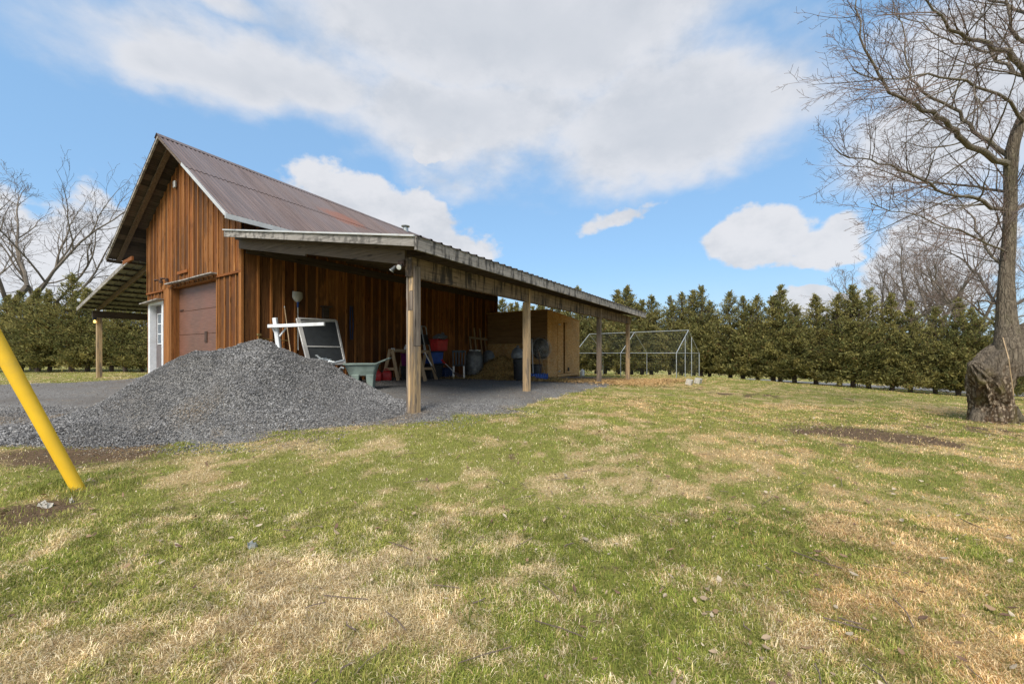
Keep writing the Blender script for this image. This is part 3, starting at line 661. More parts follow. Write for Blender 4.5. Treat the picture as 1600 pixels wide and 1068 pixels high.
q = MB(SO, 76); q.box((10.9, SB - .06, gs - .02), (12.5, SB - .021, gs + .10)); q.build('sill', M['osb'], shed)
q = MB(SO, 77); q.add([(a_, b, ztop_s(a_) + .004 + dz) for dz in (0, .03) for a_, b in ((SA - .05, SB - .06), (13.45, SB - .06), (13.45, 5.84), (SA - .05, 5.84))], [(3, 2, 1, 0), (4, 5, 6, 7), (0, 1, 5, 4), (1, 2, 6, 5), (2, 3, 7, 6), (3, 0, 4, 7)]); q.build('roof', M['osb'], shed)
q = MB(SO, 78); q.box((13.38, SB, gs - .1), (13.40, 5.8, ztop_s(13.4))); q.build('rear_wall', M['osb'], shed)
# ------------------------------------------------------------------ ground: lawn sheet out to the horizon
def spaced(lo, hi, step, far, g=1.28):
    a = list(np.arange(lo, hi + 1e-6, step)); s = step; p = hi
    while p < far: s *= g; p += s; a.append(p)
    s = step; p = lo; pre = []
    while p > -far: s *= g; p -= s; pre.append(p)
    return np.array(pre[::-1] + a)
def ell(px, py, rx, ry):
    c = G(px, py); c2 = G(px, py - ry); return c[0], c[1], max(.25, rx * c[1] / F), max(.3, abs(c2[1] - c[1]))
def mk(lst): return [(*ell(px, py, rx, ry), am) for px, py, rx, ry, am in lst]
STRAW = mk([(1030, 668, 70, 10, .7), (1170, 705, 120, 16, .75), (960, 760, 160, 35, .5), (610, 880, 130, 60, .7), (480, 965, 170, 28, .75), (120, 1015, 180, 26, .75), (350, 925, 110, 26, .45), (1450, 830, 210, 55, .75), (1360, 950, 240, 80, .75),
            (1520, 705, 130, 24, .7), (820, 900, 110, 35, .5), (720, 970, 150, 36, .4), (1350, 640, 200, 10, .4), (570, 695, 70, 12, .5), (420, 695, 110, 9, .55), (960, 622, 70, 8, .6), (1080, 604, 90, 6, .6), (250, 740, 140, 16, .4), (1520, 1000, 150, 60, .4),
            (100, 715, 160, 14, .3), (1500, 640, 120, 8, .3), (860, 660, 120, 12, .2), (1150, 860, 60, 20, .3), (300, 1040, 160, 22, .5), (900, 1040, 200, 25, .3)])
GREEN = mk([(470, 780, 330, 60, .30), (180, 920, 180, 40, .25), (1230, 850, 140, 40, .28), (1010, 870, 120, 40, .25), (790, 960, 100, 30, .2), (200, 775, 90, 18, .3), (1150, 655, 120, 12, .1), (60, 900, 120, 30, .2), (760, 690, 160, 25, .2), (760, 830, 200, 40, .12), (1000, 1000, 120, 30, .15)])
DIRT = mk([(50, 810, 110, 48, .75), (110, 712, 220, 24, .85), (1320, 674, 140, 12, .75), (1450, 690, 90, 12, .45), (210, 875, 120, 20, .4), (1560, 672, 90, 18, .5), (400, 880, 110, 9, .4), (960, 905, 60, 12, .4), (1470, 1010, 130, 36, .4), (800, 725, 120, 12, .25), (1180, 618, 110, 6, .4), (1290, 920, 120, 20, .3), (700, 765, 70, 9, .3), (1060, 606, 80, 5, .4)])
def field(lst, x, y):
    s = np.zeros_like(x)
    for cx, cy, rx, ry, am in lst:
        q = ((x - cx) / rx) ** 2 + ((y - cy) / ry) ** 2; s = s + am * np.exp(-q * 1.2)
    return s
def masks(x, y):
    n = fbm(x * .8, y * .8, 11, 4) - .5; n2 = fbm(x * 3, y * 3, 12, 4) - .5
    n3 = fbm(x * 9, y * 9, 13, 3) - .5
    g = .62 + n * .45 + n2 * 1.3 + n3 * 1.25 + field(GREEN, x, y) * .8 - field(STRAW, x, y) * .46
    d = field(DIRT, x, y) + np.clip(fbm(x * 2.2, y * 2.2, 15, 4) - .60, 0, 1) * 2.4 + np.clip(fbm(x * 6, y * 6, 19, 3) - .62, 0, 1) * 2.2 + n3 * .35 - .06
    return np.clip(g, 0, 1), np.clip(d, 0, 1)
gx = spaced(-20, 22, .16, 900); gy = spaced(0, 27, .16, 900)
GX, GY = np.meshgrid(gx, gy); GZ = terrain(GX, GY); nx, ny = len(gx), len(gy)
ii = (np.arange(ny - 1)[:, None] * nx + np.arange(nx - 1)[None, :]).ravel()
quads = np.stack([ii, ii + 1, ii + nx + 1, ii + nx], 1)
GZ = GZ - np.clip(np.hypot(GX, GY) - 150, 0, None) * .004
ground = fast_mesh('ground', np.stack([GX, GY, GZ], -1).reshape(-1, 3), quads, np.full(len(quads), 4), M['ground'], smooth=True)
gm, dm = masks(GX.ravel(), GY.ravel())
for nm, arr in (('green', gm), ('dirt', dm)):
    at = ground.data.attributes.new(nm, 'FLOAT', 'POINT'); at.data.foreach_set('value', arr.astype(np.float32))
tag(ground, 'patchy spring lawn with bare and straw coloured spots', kind='structure')
# ------------------------------------------------------------------ crushed stone yard, its rim dipping under the lawn
def ab2(a, b): v = AB(a, b); return (v.x, v.y)
YARD = [G(-260, 688), G(0, 690), (G(120, 692)), G(220, 698), G(300, 698), G(380, 687), G(440, 676), G(500, 669), G(560, 662), G(640, 657), G(700, 655), G(760, 648), G(830, 634), G(880, 619), G(930, 607), G(960, 600),
        ab2(13.3, 1.2), ab2(13.2, 2.6), ab2(10.3, 2.9), ab2(10.3, 6.2), ab2(.3, 6.2), ab2(.3, 12.9), G(200, 592), G(100, 598), G(0, 601), G(-260, 606)]
YP = np.array(YARD)
def yard_sd(x, y):                                                       # signed distance to the yard outline, positive inside
    best = np.full(x.shape, 1e9); ins = np.zeros(x.shape, bool); n = len(YP)
    for i in range(n):
        (x0, y0), (x1, y1) = YP[i], YP[(i + 1) % n]; dx, dy = x1 - x0, y1 - y0
        t = np.clip(((x - x0) * dx + (y - y0) * dy) / (dx * dx + dy * dy + 1e-9), 0, 1)
        best = np.minimum(best, np.hypot(x - x0 - t * dx, y - y0 - t * dy))
        c = ((y0 > y) != (y1 > y)) & (x < (x1 - x0) * (y - y0) / (y1 - y0 + 1e-12) + x0); ins ^= c
    return np.where(ins, best, -best)
def rag(x, y): return (fbm(x * 1.2, y * 1.2, 21, 4) - .5) * .9 + (fbm(x * 4.5, y * 4.5, 23, 3) - .5) * .55
sx_, sy_ = np.meshgrid(np.arange(-30, 7, .11), np.arange(4, 19.5, .11))
sd = yard_sd(sx_, sy_); nn = rag(sx_, sy_)
def yard_z(x, y, sd_, n_): return terrain(x, y) + np.clip((sd_ + n_ * .7) * .10, -.12, .022) + (fbm(x * 2.5, y * 2.5, 22, 3) - .5) * .02
sz = yard_z(sx_, sy_, sd, nn); nyy, nxx = sx_.shape
ii = (np.arange(nyy - 1)[:, None] * nxx + np.arange(nxx - 1)[None, :]).ravel(); q = np.stack([ii, ii + 1, ii + nxx + 1, ii + nxx], 1)
keep = (sd.ravel()[q] > -.5).any(1); q = q[keep]
yard = fast_mesh('gravel_yard', np.stack([sx_, sy_, sz], -1).reshape(-1, 3), q, np.full(len(q), 4), M['gravel'], smooth=True)
tag(yard, 'grey crushed stone yard in front of and under the barn', kind='structure')
# road beyond the hedge
rv = []
for t in np.linspace(.1, 2.2, 60):
    for off in (3.0, 7.5):
        x = 10.65 + 7.85 * t + .58 * off; y = 22 - 5.6 * t + .81 * off; rv.append((x, y, tz(x, y) + .03))
rq = [(2 * i, 2 * i + 1, 2 * i + 3, 2 * i + 2) for i in range(59)]
road = fast_mesh('road', rv, rq, np.full(59, 4), M['road']); tag(road, 'pale road behind the cedar hedge', kind='structure')

# ------------------------------------------------------------------ gravel pile
PILE = [(-4.70, 7.15, 1.40, 2.55, 2.15, .35), (-3.9, 6.9, .40, 2.5, 1.5, .1), (-5.6, 5.95, .34, 2.5, 1.7, .5), (-6.3, 6.0, .11, 1.9, 1.2, .3), (-2.9, 6.5, .20, 1.6, 1.2, .0)]
def pile_h(x, y):
    x = np.asarray(x, float); y = np.asarray(y, float); s = np.zeros_like(x)
    for (cx, cy, H, rx, ry, rot) in PILE:
        c, sn = math.cos(rot), math.sin(rot); u = ((x - cx) * c + (y - cy) * sn) / rx; v = (-(x - cx) * sn + (y - cy) * c) / ry
        r = np.sqrt(u * u + v * v + .010) - .0
        h = H * np.clip(1.02 - r, 0, None) ** 1.12
        s = np.maximum(s, h) + .18 * np.minimum(s, h)
    s = np.where(s > 1.0, 1.0 + .42 * (1 - np.exp(-(s - 1.0) / .42)), s)
    return s * (1 + (fbm(x * 1.7, y * 1.7, 41, 4) - .5) * .42) + np.where(s > .02, (fbm(x * 5, y * 5, 43, 3) - .5) * .05, 0)

RS = np.random.RandomState(7)
X_, Y_ = np.meshgrid(np.arange(-9.8, .2, .06), np.arange(3.6, 10.2, .06)); H_ = pile_h(X_, Y_)
YSD = yard_sd(X_, Y_); HF = np.clip((YSD + .25) / .5, 0, 1); H_ = H_ * HF
Z_ = terrain(X_, Y_) + H_ - .035
nyy, nxx = X_.shape; ii = (np.arange(nyy - 1)[:, None] * nxx + np.arange(nxx - 1)[None, :]).ravel(); q = np.stack([ii, ii + 1, ii + nxx + 1, ii + nxx], 1)
q = q[(H_.ravel()[q] > .004).any(1)]
pile = fast_mesh('gravel_pile', np.stack([X_, Y_, Z_], -1).reshape(-1, 3), q, np.full(len(q), 4), M['gravel'], smooth=True)
tag(pile, 'big heap of grey crushed stone dumped in front of the barn', 'gravel pile')
OCT = np.array([(1, 0, 0), (-1, 0, 0), (0, 1, 0), (0, -1, 0), (0, 0, 1), (0, 0, -1)], float) * .62
CF = np.array([(0, 2, 4), (2, 1, 4), (1, 3, 4), (3, 0, 4), (2, 0, 5), (1, 2, 5), (3, 1, 5), (0, 3, 5)])
def rand_rot(n):
    u = RS.normal(size=(n, 4)); u /= np.linalg.norm(u, axis=1)[:, None]; a, b, c, d = u.T
    return np.stack([1 - 2 * (c * c + d * d), 2 * (b * c - a * d), 2 * (b * d + a * c), 2 * (b * c + a * d), 1 - 2 * (b * b + d * d), 2 * (c * d - a * b), 2 * (b * d - a * c), 2 * (c * d + a * b), 1 - 2 * (b * b + c * c)], 1).reshape(n, 3, 3)
def stones(name, P, size, parent, tan=None):
    n = len(P); v = (OCT[None] + RS.uniform(-.22, .22, (n, 6, 3))) * (size[:, None, None] * RS.uniform(.55, 1.3, (n, 1, 3)))
    v = np.einsum('nij,nkj->nki', rand_rot(n), v) + P[:, None, :]
    f = (CF[None] + (np.arange(n) * 6)[:, None, None]).reshape(-1, 3)
    g = RS.uniform(0, 1, n) ** 1.5 * np.clip(.45 + 1.05 * fbm(P[:, 0] * 1.1, P[:, 1] * 1.1, 66, 4), .3, 1.2); c = np.stack([.070 + g * .29, .068 + g * .28, .068 + g * .27], 1)
    if tan is not None: k = np.clip(tan, 0, 1)[:, None]; c = c * (1 - k) + np.array([.27, .205, .135]) * (.5 + g[:, None]) * k
    return fast_mesh(name, v.reshape(-1, 3), f, np.full(len(f), 3), M['stone'], parent, np.repeat(c, 6, 0))
N = 420000; px_ = RS.uniform(-9.5, 0, N); py_ = RS.uniform(4.0, 9.6, N); hh = pile_h(px_, py_); hf = np.clip((yard_sd(px_, py_) + .3) / .5, 0, 1)
ok = (hh * hf > .012) & (RS.uniform(size=N) < np.clip(hh * 6, .15, 1)); px_, py_, hh = px_[ok], py_[ok], (hh * hf)[ok]
P = np.stack([px_, py_, terrain(px_, py_) + hh - .035 + RS.uniform(0, .012, len(hh))], 1)
tn = (fbm(px_ * .9, py_ * .9, 51, 4) - .50) * 5 * np.clip(1.3 - hh * 1.3, 0, 1) * (px_ < -4.2)
tn = np.clip(tn, 0, .75) * (RS.uniform(size=len(tn)) < .65)
tag(stones('loose_stone', P, RS.uniform(.008, .024, len(P)) * (.7 + .8 * vnoise(P[:, 0] * 1.5, P[:, 1] * 1.5, 8) ** 2), pile, tn), kind='stuff')
N = 60000; px_ = np.r_[RS.uniform(-16, 5, N), RS.uniform(-9, 1, N)]; py_ = np.r_[RS.uniform(4.5, 17, N), RS.uniform(4.6, 7.4, N)]; s_ = yard_sd(px_, py_); n_ = rag(px_, py_)
ok = (s_ + n_ > np.where(px_ < -2.2, -1.15, -.35)) & (RS.uniform(size=len(px_)) < np.where(px_ < -6.2, .45, 1) * np.where(s_ + n_ < .5, np.clip(.5 + (s_ + n_) * np.where(px_ < -2.2, .45, 1.5), np.where(px_ < -2.2, .0, .08), 1), np.where(py_ < 7.2, 1, np.clip(1.25 - (s_ + n_) * .45, .16, 1)))) & (pile_h(px_, py_) < .06); px_, py_, s_, n_ = px_[ok], py_[ok], s_[ok], n_[ok]
P = np.stack([px_, py_, np.maximum(yard_z(px_, py_, s_, n_), terrain(px_, py_)) + RS.uniform(-.004, .008, len(px_))], 1)
tag(stones('loose_gravel', P, RS.uniform(.007, .020, len(P)), None, np.clip((fbm(px_, py_, 61, 4) - .45) * 4, 0, .7)), 'loose crushed stone scattered over the yard and its edge', kind='stuff')

# ------------------------------------------------------------------ grass
def wedge(n, y0, y1, pw):
    u = RS.uniform(size=n); e = 2 - pw; Y = (y0 ** e + u * (y1 ** e - y0 ** e)) ** (1 / e); return RS.uniform(-1, 1, n) * (1.45 * Y + .6), Y
bx, by = [], []
for n, y0, y1, pw in ((250000, 1.15, 3.2, .6), (260000, 3.2, 10, 1.15), (110000, 10, 26, 1.1)):
    x, y = wedge(n, y0, y1, pw); bx.append(x); by.append(y)
bx.append(RS.normal(-3.95, .22, 900)); by.append(RS.normal(3.55, .16, 900)); bx, by = np.concatenate(bx), np.concatenate(by)
s_ = yard_sd(bx, by) + rag(bx, by) * .8
g_, d_ = masks(bx, by); hd_ = pile_h(bx, by) * np.clip((yard_sd(bx, by) + .25) / .5, 0, 1)
aa = (bx - P1.x) * UA.x + (by - P1.y) * UA.y; bb = (bx - P1.x) * VB.x + (by - P1.y) * VB.y
inb = (aa > -.1) & (aa < 11) & (bb > 5.8) & (bb < 12.6) | (aa > 9.9) & (aa < 13.5) & (bb > 2.7) & (bb < 5.9)
keep = ((s_ < .05) | ((s_ < .40) & (RS.uniform(size=len(bx)) < .30)) | (RS.uniform(size=len(bx)) < .004)) & (hd_ < .03) & ~inb & (RS.uniform(size=len(bx)) > np.clip((d_ - .28) * 1.9, 0, .9))
bx, by, g_ = bx[keep], by[keep], g_[keep]; n = len(bx); bz = terrain(bx, by)
isg = RS.uniform(size=n) < np.clip((g_ - .14) * 1.4, .13, .86)
ln = np.where(isg, RS.uniform(.013, .036, n), RS.uniform(.012, .044, n)); tilt = np.where(isg, RS.uniform(.1, .95, n), RS.uniform(1.05, 1.56, n)); azm = RS.uniform(0, 2 * np.pi, n)
azm = np.where(isg | (RS.uniform(size=n) < .6), azm, azm * .55 + 6 * fbm(bx * 2.5, by * 2.5, 77, 2))
wd = np.maximum(np.where(isg, RS.uniform(.0020, .0040, n), RS.uniform(.0014, .0030, n)), by * .00075)
ln = ln * np.clip(.85 + by * .02, 1, 1.3) * np.where(isg, .75 + g_ * .55, 1)
tall = (np.hypot(bx + 3.95, by - 3.6) < .5) & isg; ln = np.where(tall, ln * 2.3, ln)
dx, dy = np.cos(azm), np.sin(azm); wx, wy = -dy * wd / 2, dx * wd / 2
def ring(t, bend):
    th = tilt * (1 - bend) + np.minimum(tilt + .55, 1.57) * bend; return bx + dx * np.sin(th) * ln * t, by + dy * np.sin(th) * ln * t, bz + np.cos(th) * ln * t + np.where(isg, 0, .006 + .012 * vnoise(bx * 30, by * 30, 5))
m1 = ring(.55, 0); m2 = ring(1.0, .5)
V_ = np.stack([np.stack([bx - wx, by - wy, bz - .004], 1), np.stack([bx + wx, by + wy, bz - .004], 1), np.stack([m1[0] + wx * .85, m1[1] + wy * .85, m1[2]], 1), np.stack([m1[0] - wx * .85, m1[1] - wy * .85, m1[2]], 1), np.stack(m2, 1)], 1)
c1 = np.array([[.105, .145, .022], [.18, .215, .036], [.29, .295, .062], [.41, .37, .115]]); c2 = np.array([[.68, .52, .27], [.56, .40, .18], [.82, .69, .44], [.38, .24, .11]])
hue = np.clip(.5 + (fbm(bx * .7, by * .7, 91, 3) - .5) * 2.2, 0, 1)
ci = np.clip((RS.uniform(size=n) * 2.4 + hue * 1.6).astype(int), 0, 3); cj = np.clip((RS.uniform(size=n) * 3.0 + (fbm(bx * .6, by * .6, 95, 3) - .35) * 2.5).astype(int), 0, 3)
tuft = vnoise(bx * 11, by * 11, 97) * .6 + vnoise(bx * 27, by * 27, 98) * .4
C = np.where(isg[:, None], c1[ci], c2[cj]) * RS.uniform(.7, 1.2, (n, 1)) * np.clip(.46 + 1.28 * tuft, .4, 1.65)[:, None]
pale = np.clip((fbm(bx * .5 + 3, by * .5, 99, 3) - .5) * 3 + (1.5 - bx) * .08, 0, 1)[:, None]; C = np.where(isg[:, None], C, C * (1 - pale * .45) + C.mean(1)[:, None] * np.array([1.30, 1.12, .80]) * pale * .5)
C = np.where(isg[:, None], C, C * np.where((bx > 1.5)[:, None], np.array([1.06, .96, .86]), 1.0))
ln = ln * (.65 + .7 * tuft)
base = (np.arange(n) * 5)[:, None]
idx = np.concatenate([base + np.array([0, 1, 2, 3]), base + np.array([3, 2, 4])], 1)
tot = np.tile([4, 3], n)
gr_ = fast_mesh('grass', V_.reshape(-1, 3), idx, tot, M['blade'], None, np.repeat(C, 5, 0)); tag(gr_, 'short green and straw coloured turf over the lawn', kind='stuff')
# ------------------------------------------------------------------ dead leaves and twigs lying about
x, y = wedge(7500, 1.25, 14, .8); x2 = np.r_[x, RS.normal(8.6, 1.9, 1300), RS.normal(5.4, 1.1, 900)]; y2 = np.r_[y, RS.normal(7.2, 1.3, 1300), RS.normal(6.7, .5, 900)]
ok = (yard_sd(x2, y2) < .1) & (y2 > 1.2) & (vnoise(x2 * 1.1, y2 * 1.1, 31) + RS.uniform(-.3, .3, len(x2)) > .42); x2, y2 = x2[ok], y2[ok]; n = len(x2); z2 = terrain(x2, y2) + .026
L = RS.uniform(.006, .012, n) + .016 * RS.uniform(0, 1, n) ** 2.5; th = RS.uniform(0, 6.28, n); cu = RS.uniform(-.5, .9, n); tl = RS.normal(0, .35, (n, 2))
prof2 = np.array([(-1, 0, 0), (-.35, .5, 1), (.4, .42, 1), (1, 0, .2), (.4, -.45, 1), (-.35, -.5, 1), (0, 0, 0)])
lx = prof2[None, :, 0] * L[:, None]; ly = prof2[None, :, 1] * L[:, None] * RS.uniform(.7, 1.3, (n, 1)); lz = prof2[None, :, 2] * L[:, None] * .5 * cu[:, None] + lx * tl[:, :1] + ly * tl[:, 1:] + np.abs(lx) * .25
ct, st_ = np.cos(th)[:, None], np.sin(th)[:, None]
V_ = np.stack([x2[:, None] + lx * ct - ly * st_, y2[:, None] + lx * st_ + ly * ct, z2[:, None] + lz], -1)
tri = np.array([(0, 5, 6), (0, 6, 1), (1, 6, 2), (2, 6, 3), (3, 6, 4), (4, 6, 5)])
f = (tri[None] + (np.arange(n) * 7)[:, None, None]).reshape(-1, 3)
pal = np.array([[.36, .27, .18], [.27, .175, .105], [.44, .36, .26], [.17, .105, .07]]); C = pal[RS.randint(0, 4, n)] * RS.uniform(.7, 1.15, (n, 1))
lv = fast_mesh('fallen_leaves', V_.reshape(-1, 3), f, np.full(len(f), 3), M['deadleaf'], None, np.repeat(C, 7, 0)); tag(lv, 'curled brown leaves scattered over the lawn', kind='stuff')
tw = MB((0, 0, 0), 80); rr = random.Random(3)
for i in range(140):
    Yk = 1.5 + 11 * rr.random() ** 1.4; Xk = rr.uniform(-.6, 1.25) * Yk
    if yard_sd(np.array([Xk]), np.array([Yk]))[0] > 0: continue
    th = rr.uniform(0, 6.28); l = rr.uniform(.05, .28); p = [Vector((Xk + math.cos(th) * l * t, Yk + math.sin(th) * l * t, 0)) for t in (0, .5, 1)]; p[1].x += rr.uniform(-.02, .02)
    for v in p: v.z = tz(v.x, v.y) + .022
    tw.tube(p, rr.uniform(.0015, .0035), 4)
tag(tw.build('fallen_twigs', M['twig']), 'thin bare twigs lying in the grass', kind='stuff')
# ------------------------------------------------------------------ things standing about
def at_px(px, Y, z=None):                                               # point at depth Y seen at column px, on the ground unless z is given
    x = (px - 800) / F * Y; return Vector((x, Y, tz(x, Y) if z is None else z))
def zpx(py, Y): return (552 - py) / F * Y
def floor_z(v):
    z = tz(v.x, v.y); s = yard_sd(np.array([v.x]), np.array([v.y]))[0]
    return z + (.022 if s > .4 else 0)
def on_floor(a, b): v = AB(a, b); return Vector((v.x, v.y, floor_z(v)))
def RZ(a): return Matrix.Rotation(a, 4, 'Z')
# --- yellow guy guard in the lawn
p0 = at_px(123, 3.62); p1 = Vector(((2 - 800) / F * 3.34, 3.34, zpx(546, 3.34))); d = p1 - p0
gg = thing('guy_guard', 'yellow plastic guy wire guard slanting up out of the grass', 'guy guard', p0)
q = MB((0, 0, 0), 100); L_ = d.length; dn = d.normalized(); p = [dn * t for t in (-.05, .0, .5, 1.0, L_, L_ + 1.0, L_ + 1.5)]
q.tube(p, [.045, .046, .048, .050, .052, .054, .055], 28, .5); sl_ = q.build('sleeve', M['yellow'], gg, smooth=True)
q = MB((0, 0, 0), 101); q.tube([dn * (L_ + 1.45), dn * 6.5], .006, 6); q.build('guy_wire', M['galv'], gg)
# --- white sign post with a cross arm behind the gravel heap
v = at_px(431, 9.0); gz = floor_z(v)
sp = thing('sign_post', 'white painted wooden post with a long cross arm, behind the gravel heap', 'sign post', (v.x, v.y, gz))
f_ = lambda px, py, Y=9.0: Vector(((px - 800) / F * Y, Y, zpx(py, Y))) - Vector((v.x, v.y, gz))
q = MB((0, 0, 0), 102); q.beam(f_(443, 600), f_(429.5, 496.5), .085, .085, up=(0, 1, 0)); q.build('post', M['white'], sp, bevel=.008)
q = MB((0, 0, 0), 103); q.beam(f_(419, 509.5, 8.9), f_(507, 506, 8.75), .075, .06, up=(0, 1, 0)); q.build('arm', M['white'], sp, bevel=.006)
for (x0, y0, x1, y1) in ((426, 513, 434, 525), (447, 512, 437, 525)):
    q = MB((0, 0, 0), 104); q.beam(f_(x0, y0, 8.95), f_(x1, y1, 8.97), .03, .03, up=(0, 1, 0)); q.build('brace', M['white'], sp)
# --- wooden handle leaning on the wall, grain scoop hung on the wall
a_ = a_at(445, 5.75); w0 = AB(a_, 5.75, 0)
st_o = thing('broom_stick', 'thin wooden stick leaning against the dark side wall near the white post', 'stick', on_floor(a_at(461, 5.2), 5.2))
q = MB((0, 0, 0), 105); top = AB(a_, 5.76, zpx(480, w0.y)) - st_o.location; q.tube([(0, 0, 0), tuple(top)], [.014, .012], 8); q.build('handle', M['rawwood'], st_o, smooth=True)
q = MB((0, 0, 0), 106); dn = top.normalized(); q.tube([tuple(top), tuple(top + dn * .03)], [.016, .014], 8); q.build('tip', M['galv'], st_o)
a_ = a_at(463.5, 5.80); wp = AB(a_, 5.80, 0); zc = zpx(463, wp.y)
sc_o = thing('scoop', 'grey scoop on a blue socket and pole, standing against the side wall', 'scoop', AB(a_, 5.74, zc), YAW)
q = MB((0, 0, 0), 107)
rows = []
for i in range(9):
    t = i / 8; wv = .14 * (1 - max(0, (t - .45)) ** 2 * 2.9) * (.93 + .07 * min(1, t * 6)); zz = .12 - t * .29
    rows.append([(wv * s, .02 - .045 * (1 - s * s), zz) for s in np.linspace(-1, 1, 9)])
vs = [p for r_ in rows for p in r_]; n_ = len(vs); vs += [(x, y - .006, z) for x, y, z in vs]
fs = [(i * 9 + j, i * 9 + j + 1, (i + 1) * 9 + j + 1, (i + 1) * 9 + j) for i in range(8) for j in range(8)]; fs += [tuple(n_ + k for k in f[::-1]) for f in fs]
q.add(vs, fs, .5); q.build('scoop_blade', M['alum'], sc_o, smooth=True)
q = MB((0, 0, 0), 108); q.tube([(0, -.005, -.15), (0, 0, -.30)], [.032, .02], 10); q.build('socket', M['blue'], sc_o, smooth=True)
q = MB((0, 0, 0), 109); q.tube([(0, 0, -.29), (.01, .0, -1.45)], .014, 8); q.build('handle', M['alum'], sc_o, smooth=True)
# --- tap on a pipe low on the wall
a_ = a_at(405, 5.8); wp = AB(a_, 5.8, 0); tp = thing('wall_tap', 'small brass tap and pipe on the side wall at the corner of the barn', 'tap', AB(a_, 5.83, zpx(528, wp.y)), YAW)
q = MB((0, 0, 0), 110); q.tube([(.75, -.05, -.05), (.2, -.05, -.03), (.03, -.06, 0), (-.05, -.10, 0)], .016, 8); q.tube([(-.03, -.08, 0), (-.03, -.08, .07)], .012, 8); q.tube([(-.05, -.10, 0), (-.07, -.13, -.05)], .016, 8); q.build('pipe', M['brass'], tp, smooth=True)
q = MB((0, 0, 0), 111); q.box((-.08, -.12, .05), (.02, -.045, .11)); q.build('tap_handle', M['brass'], tp, bevel=.01)
# --- screen door leaning on the wall
Yd = 9.55; dv = at_px(520, Yd)
sd_o = thing('screen_door', 'aluminium framed screen panel with a cross bar leaning behind the gravel heap', 'screen door', dv)
def quadpt(u, t):                                                        # corners as seen: the panel leans back to the right
    c = [(483, 568, 9.35), (539, 568, 10.05), (525, 500.5, 10.55), (465.5, 497.5, 9.75)]
    P_ = [Vector(((px - 800) / F * Y, Y, zpx(py, Y))) - dv for px, py, Y in c]
    return (P_[0] * (1 - u) + P_[1] * u) * (1 - t) + (P_[3] * (1 - u) + P_[2] * u) * t
nrm = (quadpt(1, 0) - quadpt(0, 0)).cross(quadpt(0, 1) - quadpt(0, 0)).normalized()
q = MB((0, 0, 0), 112)
for (u0, t0, u1, t1, wv) in ((.0, -.02, .0, 1.0, .10), (1, -.02, 1, 1.0, .055), (0, 1, 1, 1, .05), (0, .37, 1, .37, .035), (0, 0, 1, 0, .07)):
    q.beam(quadpt(u0, t0), quadpt(u1, t1), wv, .04, up=nrm)
q.build('frame', M['alum'], sd_o, bevel=.004)
q = MB((0, 0, 0), 113); q.beam(quadpt(.04, .93), quadpt(.97, .97), .025, .03, up=nrm); q.build('rail', M['alum'], sd_o)
q = MB((0, 0, 0), 114); q.add([quadpt(.02, .02) - nrm * .012, quadpt(.98, .02) - nrm * .012, quadpt(.98, .98) - nrm * .012, quadpt(.02, .98) - nrm * .012, quadpt(.02, .02) - nrm * .006, quadpt(.98, .02) - nrm * .006, quadpt(.98, .98) - nrm * .006, quadpt(.02, .98) - nrm * .006], [(0, 3, 2, 1), (4, 5, 6, 7), (0, 1, 5, 4), (1, 2, 6, 5), (2, 3, 7, 6), (3, 0, 4, 7)]); q.build('screen', M['screen'], sd_o)
# --- things hung on the wall
a_ = a_at(548, 5.8); wp = AB(a_, 5.8, 0)
hs = thing('hanging_strap', 'dark blue strap looped on the side wall right of the screen panel', 'strap', AB(a_, 5.79, zpx(530, wp.y)), YAW)
h_ = zpx(478, wp.y) - zpx(530, wp.y)
q = MB((0, 0, 0), 115); q.tube([(-.03, -.02, h_), (-.05, -.03, h_ * .5), (-.03, -.03, 0), (.03, -.03, .0), (.06, -.03, h_ * .45), (.03, -.02, h_)], .022, 6); q.build('webbing', M['navy'], hs, smooth=True)
q = MB((0, 0, 0), 116); q.box((-.05, -.05, h_ - .02), (.05, .0, h_ + .02)); q.build('peg', M['rust'], hs)
a_ = a_at(508, 5.8); wp = AB(a_, 5.8, 0)
hb = thing('wall_box', 'small dark weathered box fixed on the side wall above the screen panel', 'box', AB(a_, 5.83, zpx(497, wp.y)), YAW)
q = MB((0, 0, 0), 117); q.box((-.09, -.10, 0), (.09, 0, .30)); q.build('box_body', M['dark_x'], hb, bevel=.01)
q = MB((0, 0, 0), 118); q.beam((-.13, -.09, .33), (.13, -.09, .33), .2, .03); q.build('lid', M['dark_x'], hb)
# --- heap of grey pipes and rods between the screen and the wheelbarrow
pv = at_px(516, 9.3); pz = floor_z(pv)
pp = thing('scrap_heap', 'tangle of dull grey pipes and rods lying in front of the screen panel', 'scrap', (pv.x, pv.y, pz))
r2 = random.Random(12)
fp = lambda px, py, Y: Vector(((px - 800) / F * Y, Y, zpx(py, Y))) - Vector((pv.x, pv.y, pz))
for k in range(15):
    q = MB((0, 0, 0), 120 + k); x0 = r2.uniform(488, 530); y0 = r2.uniform(562, 580); Y0 = r2.uniform(9.05, 9.6); dxp = r2.uniform(10, 26) * r2.choice((1, 1, -1)); dyp = r2.uniform(-9, 7)
    a1 = fp(x0, y0, Y0); a2 = fp(max(486, min(538, x0 + dxp)), y0 + dyp, Y0 + r2.uniform(-.3, .3)); mid_ = (a1 + a2) / 2 + Vector((0, 0, r2.uniform(-.02, .09)))
    if k < 8: q.tube([a1, mid_, a2], r2.uniform(.018, .034), 8)
    else: q.beam(a1, a2, r2.uniform(.05, .10), .03)
    q.build('pipe' if k < 8 else 'slat', M['galv'] if k % 3 else M['dgrey'], pp, smooth=k < 8)
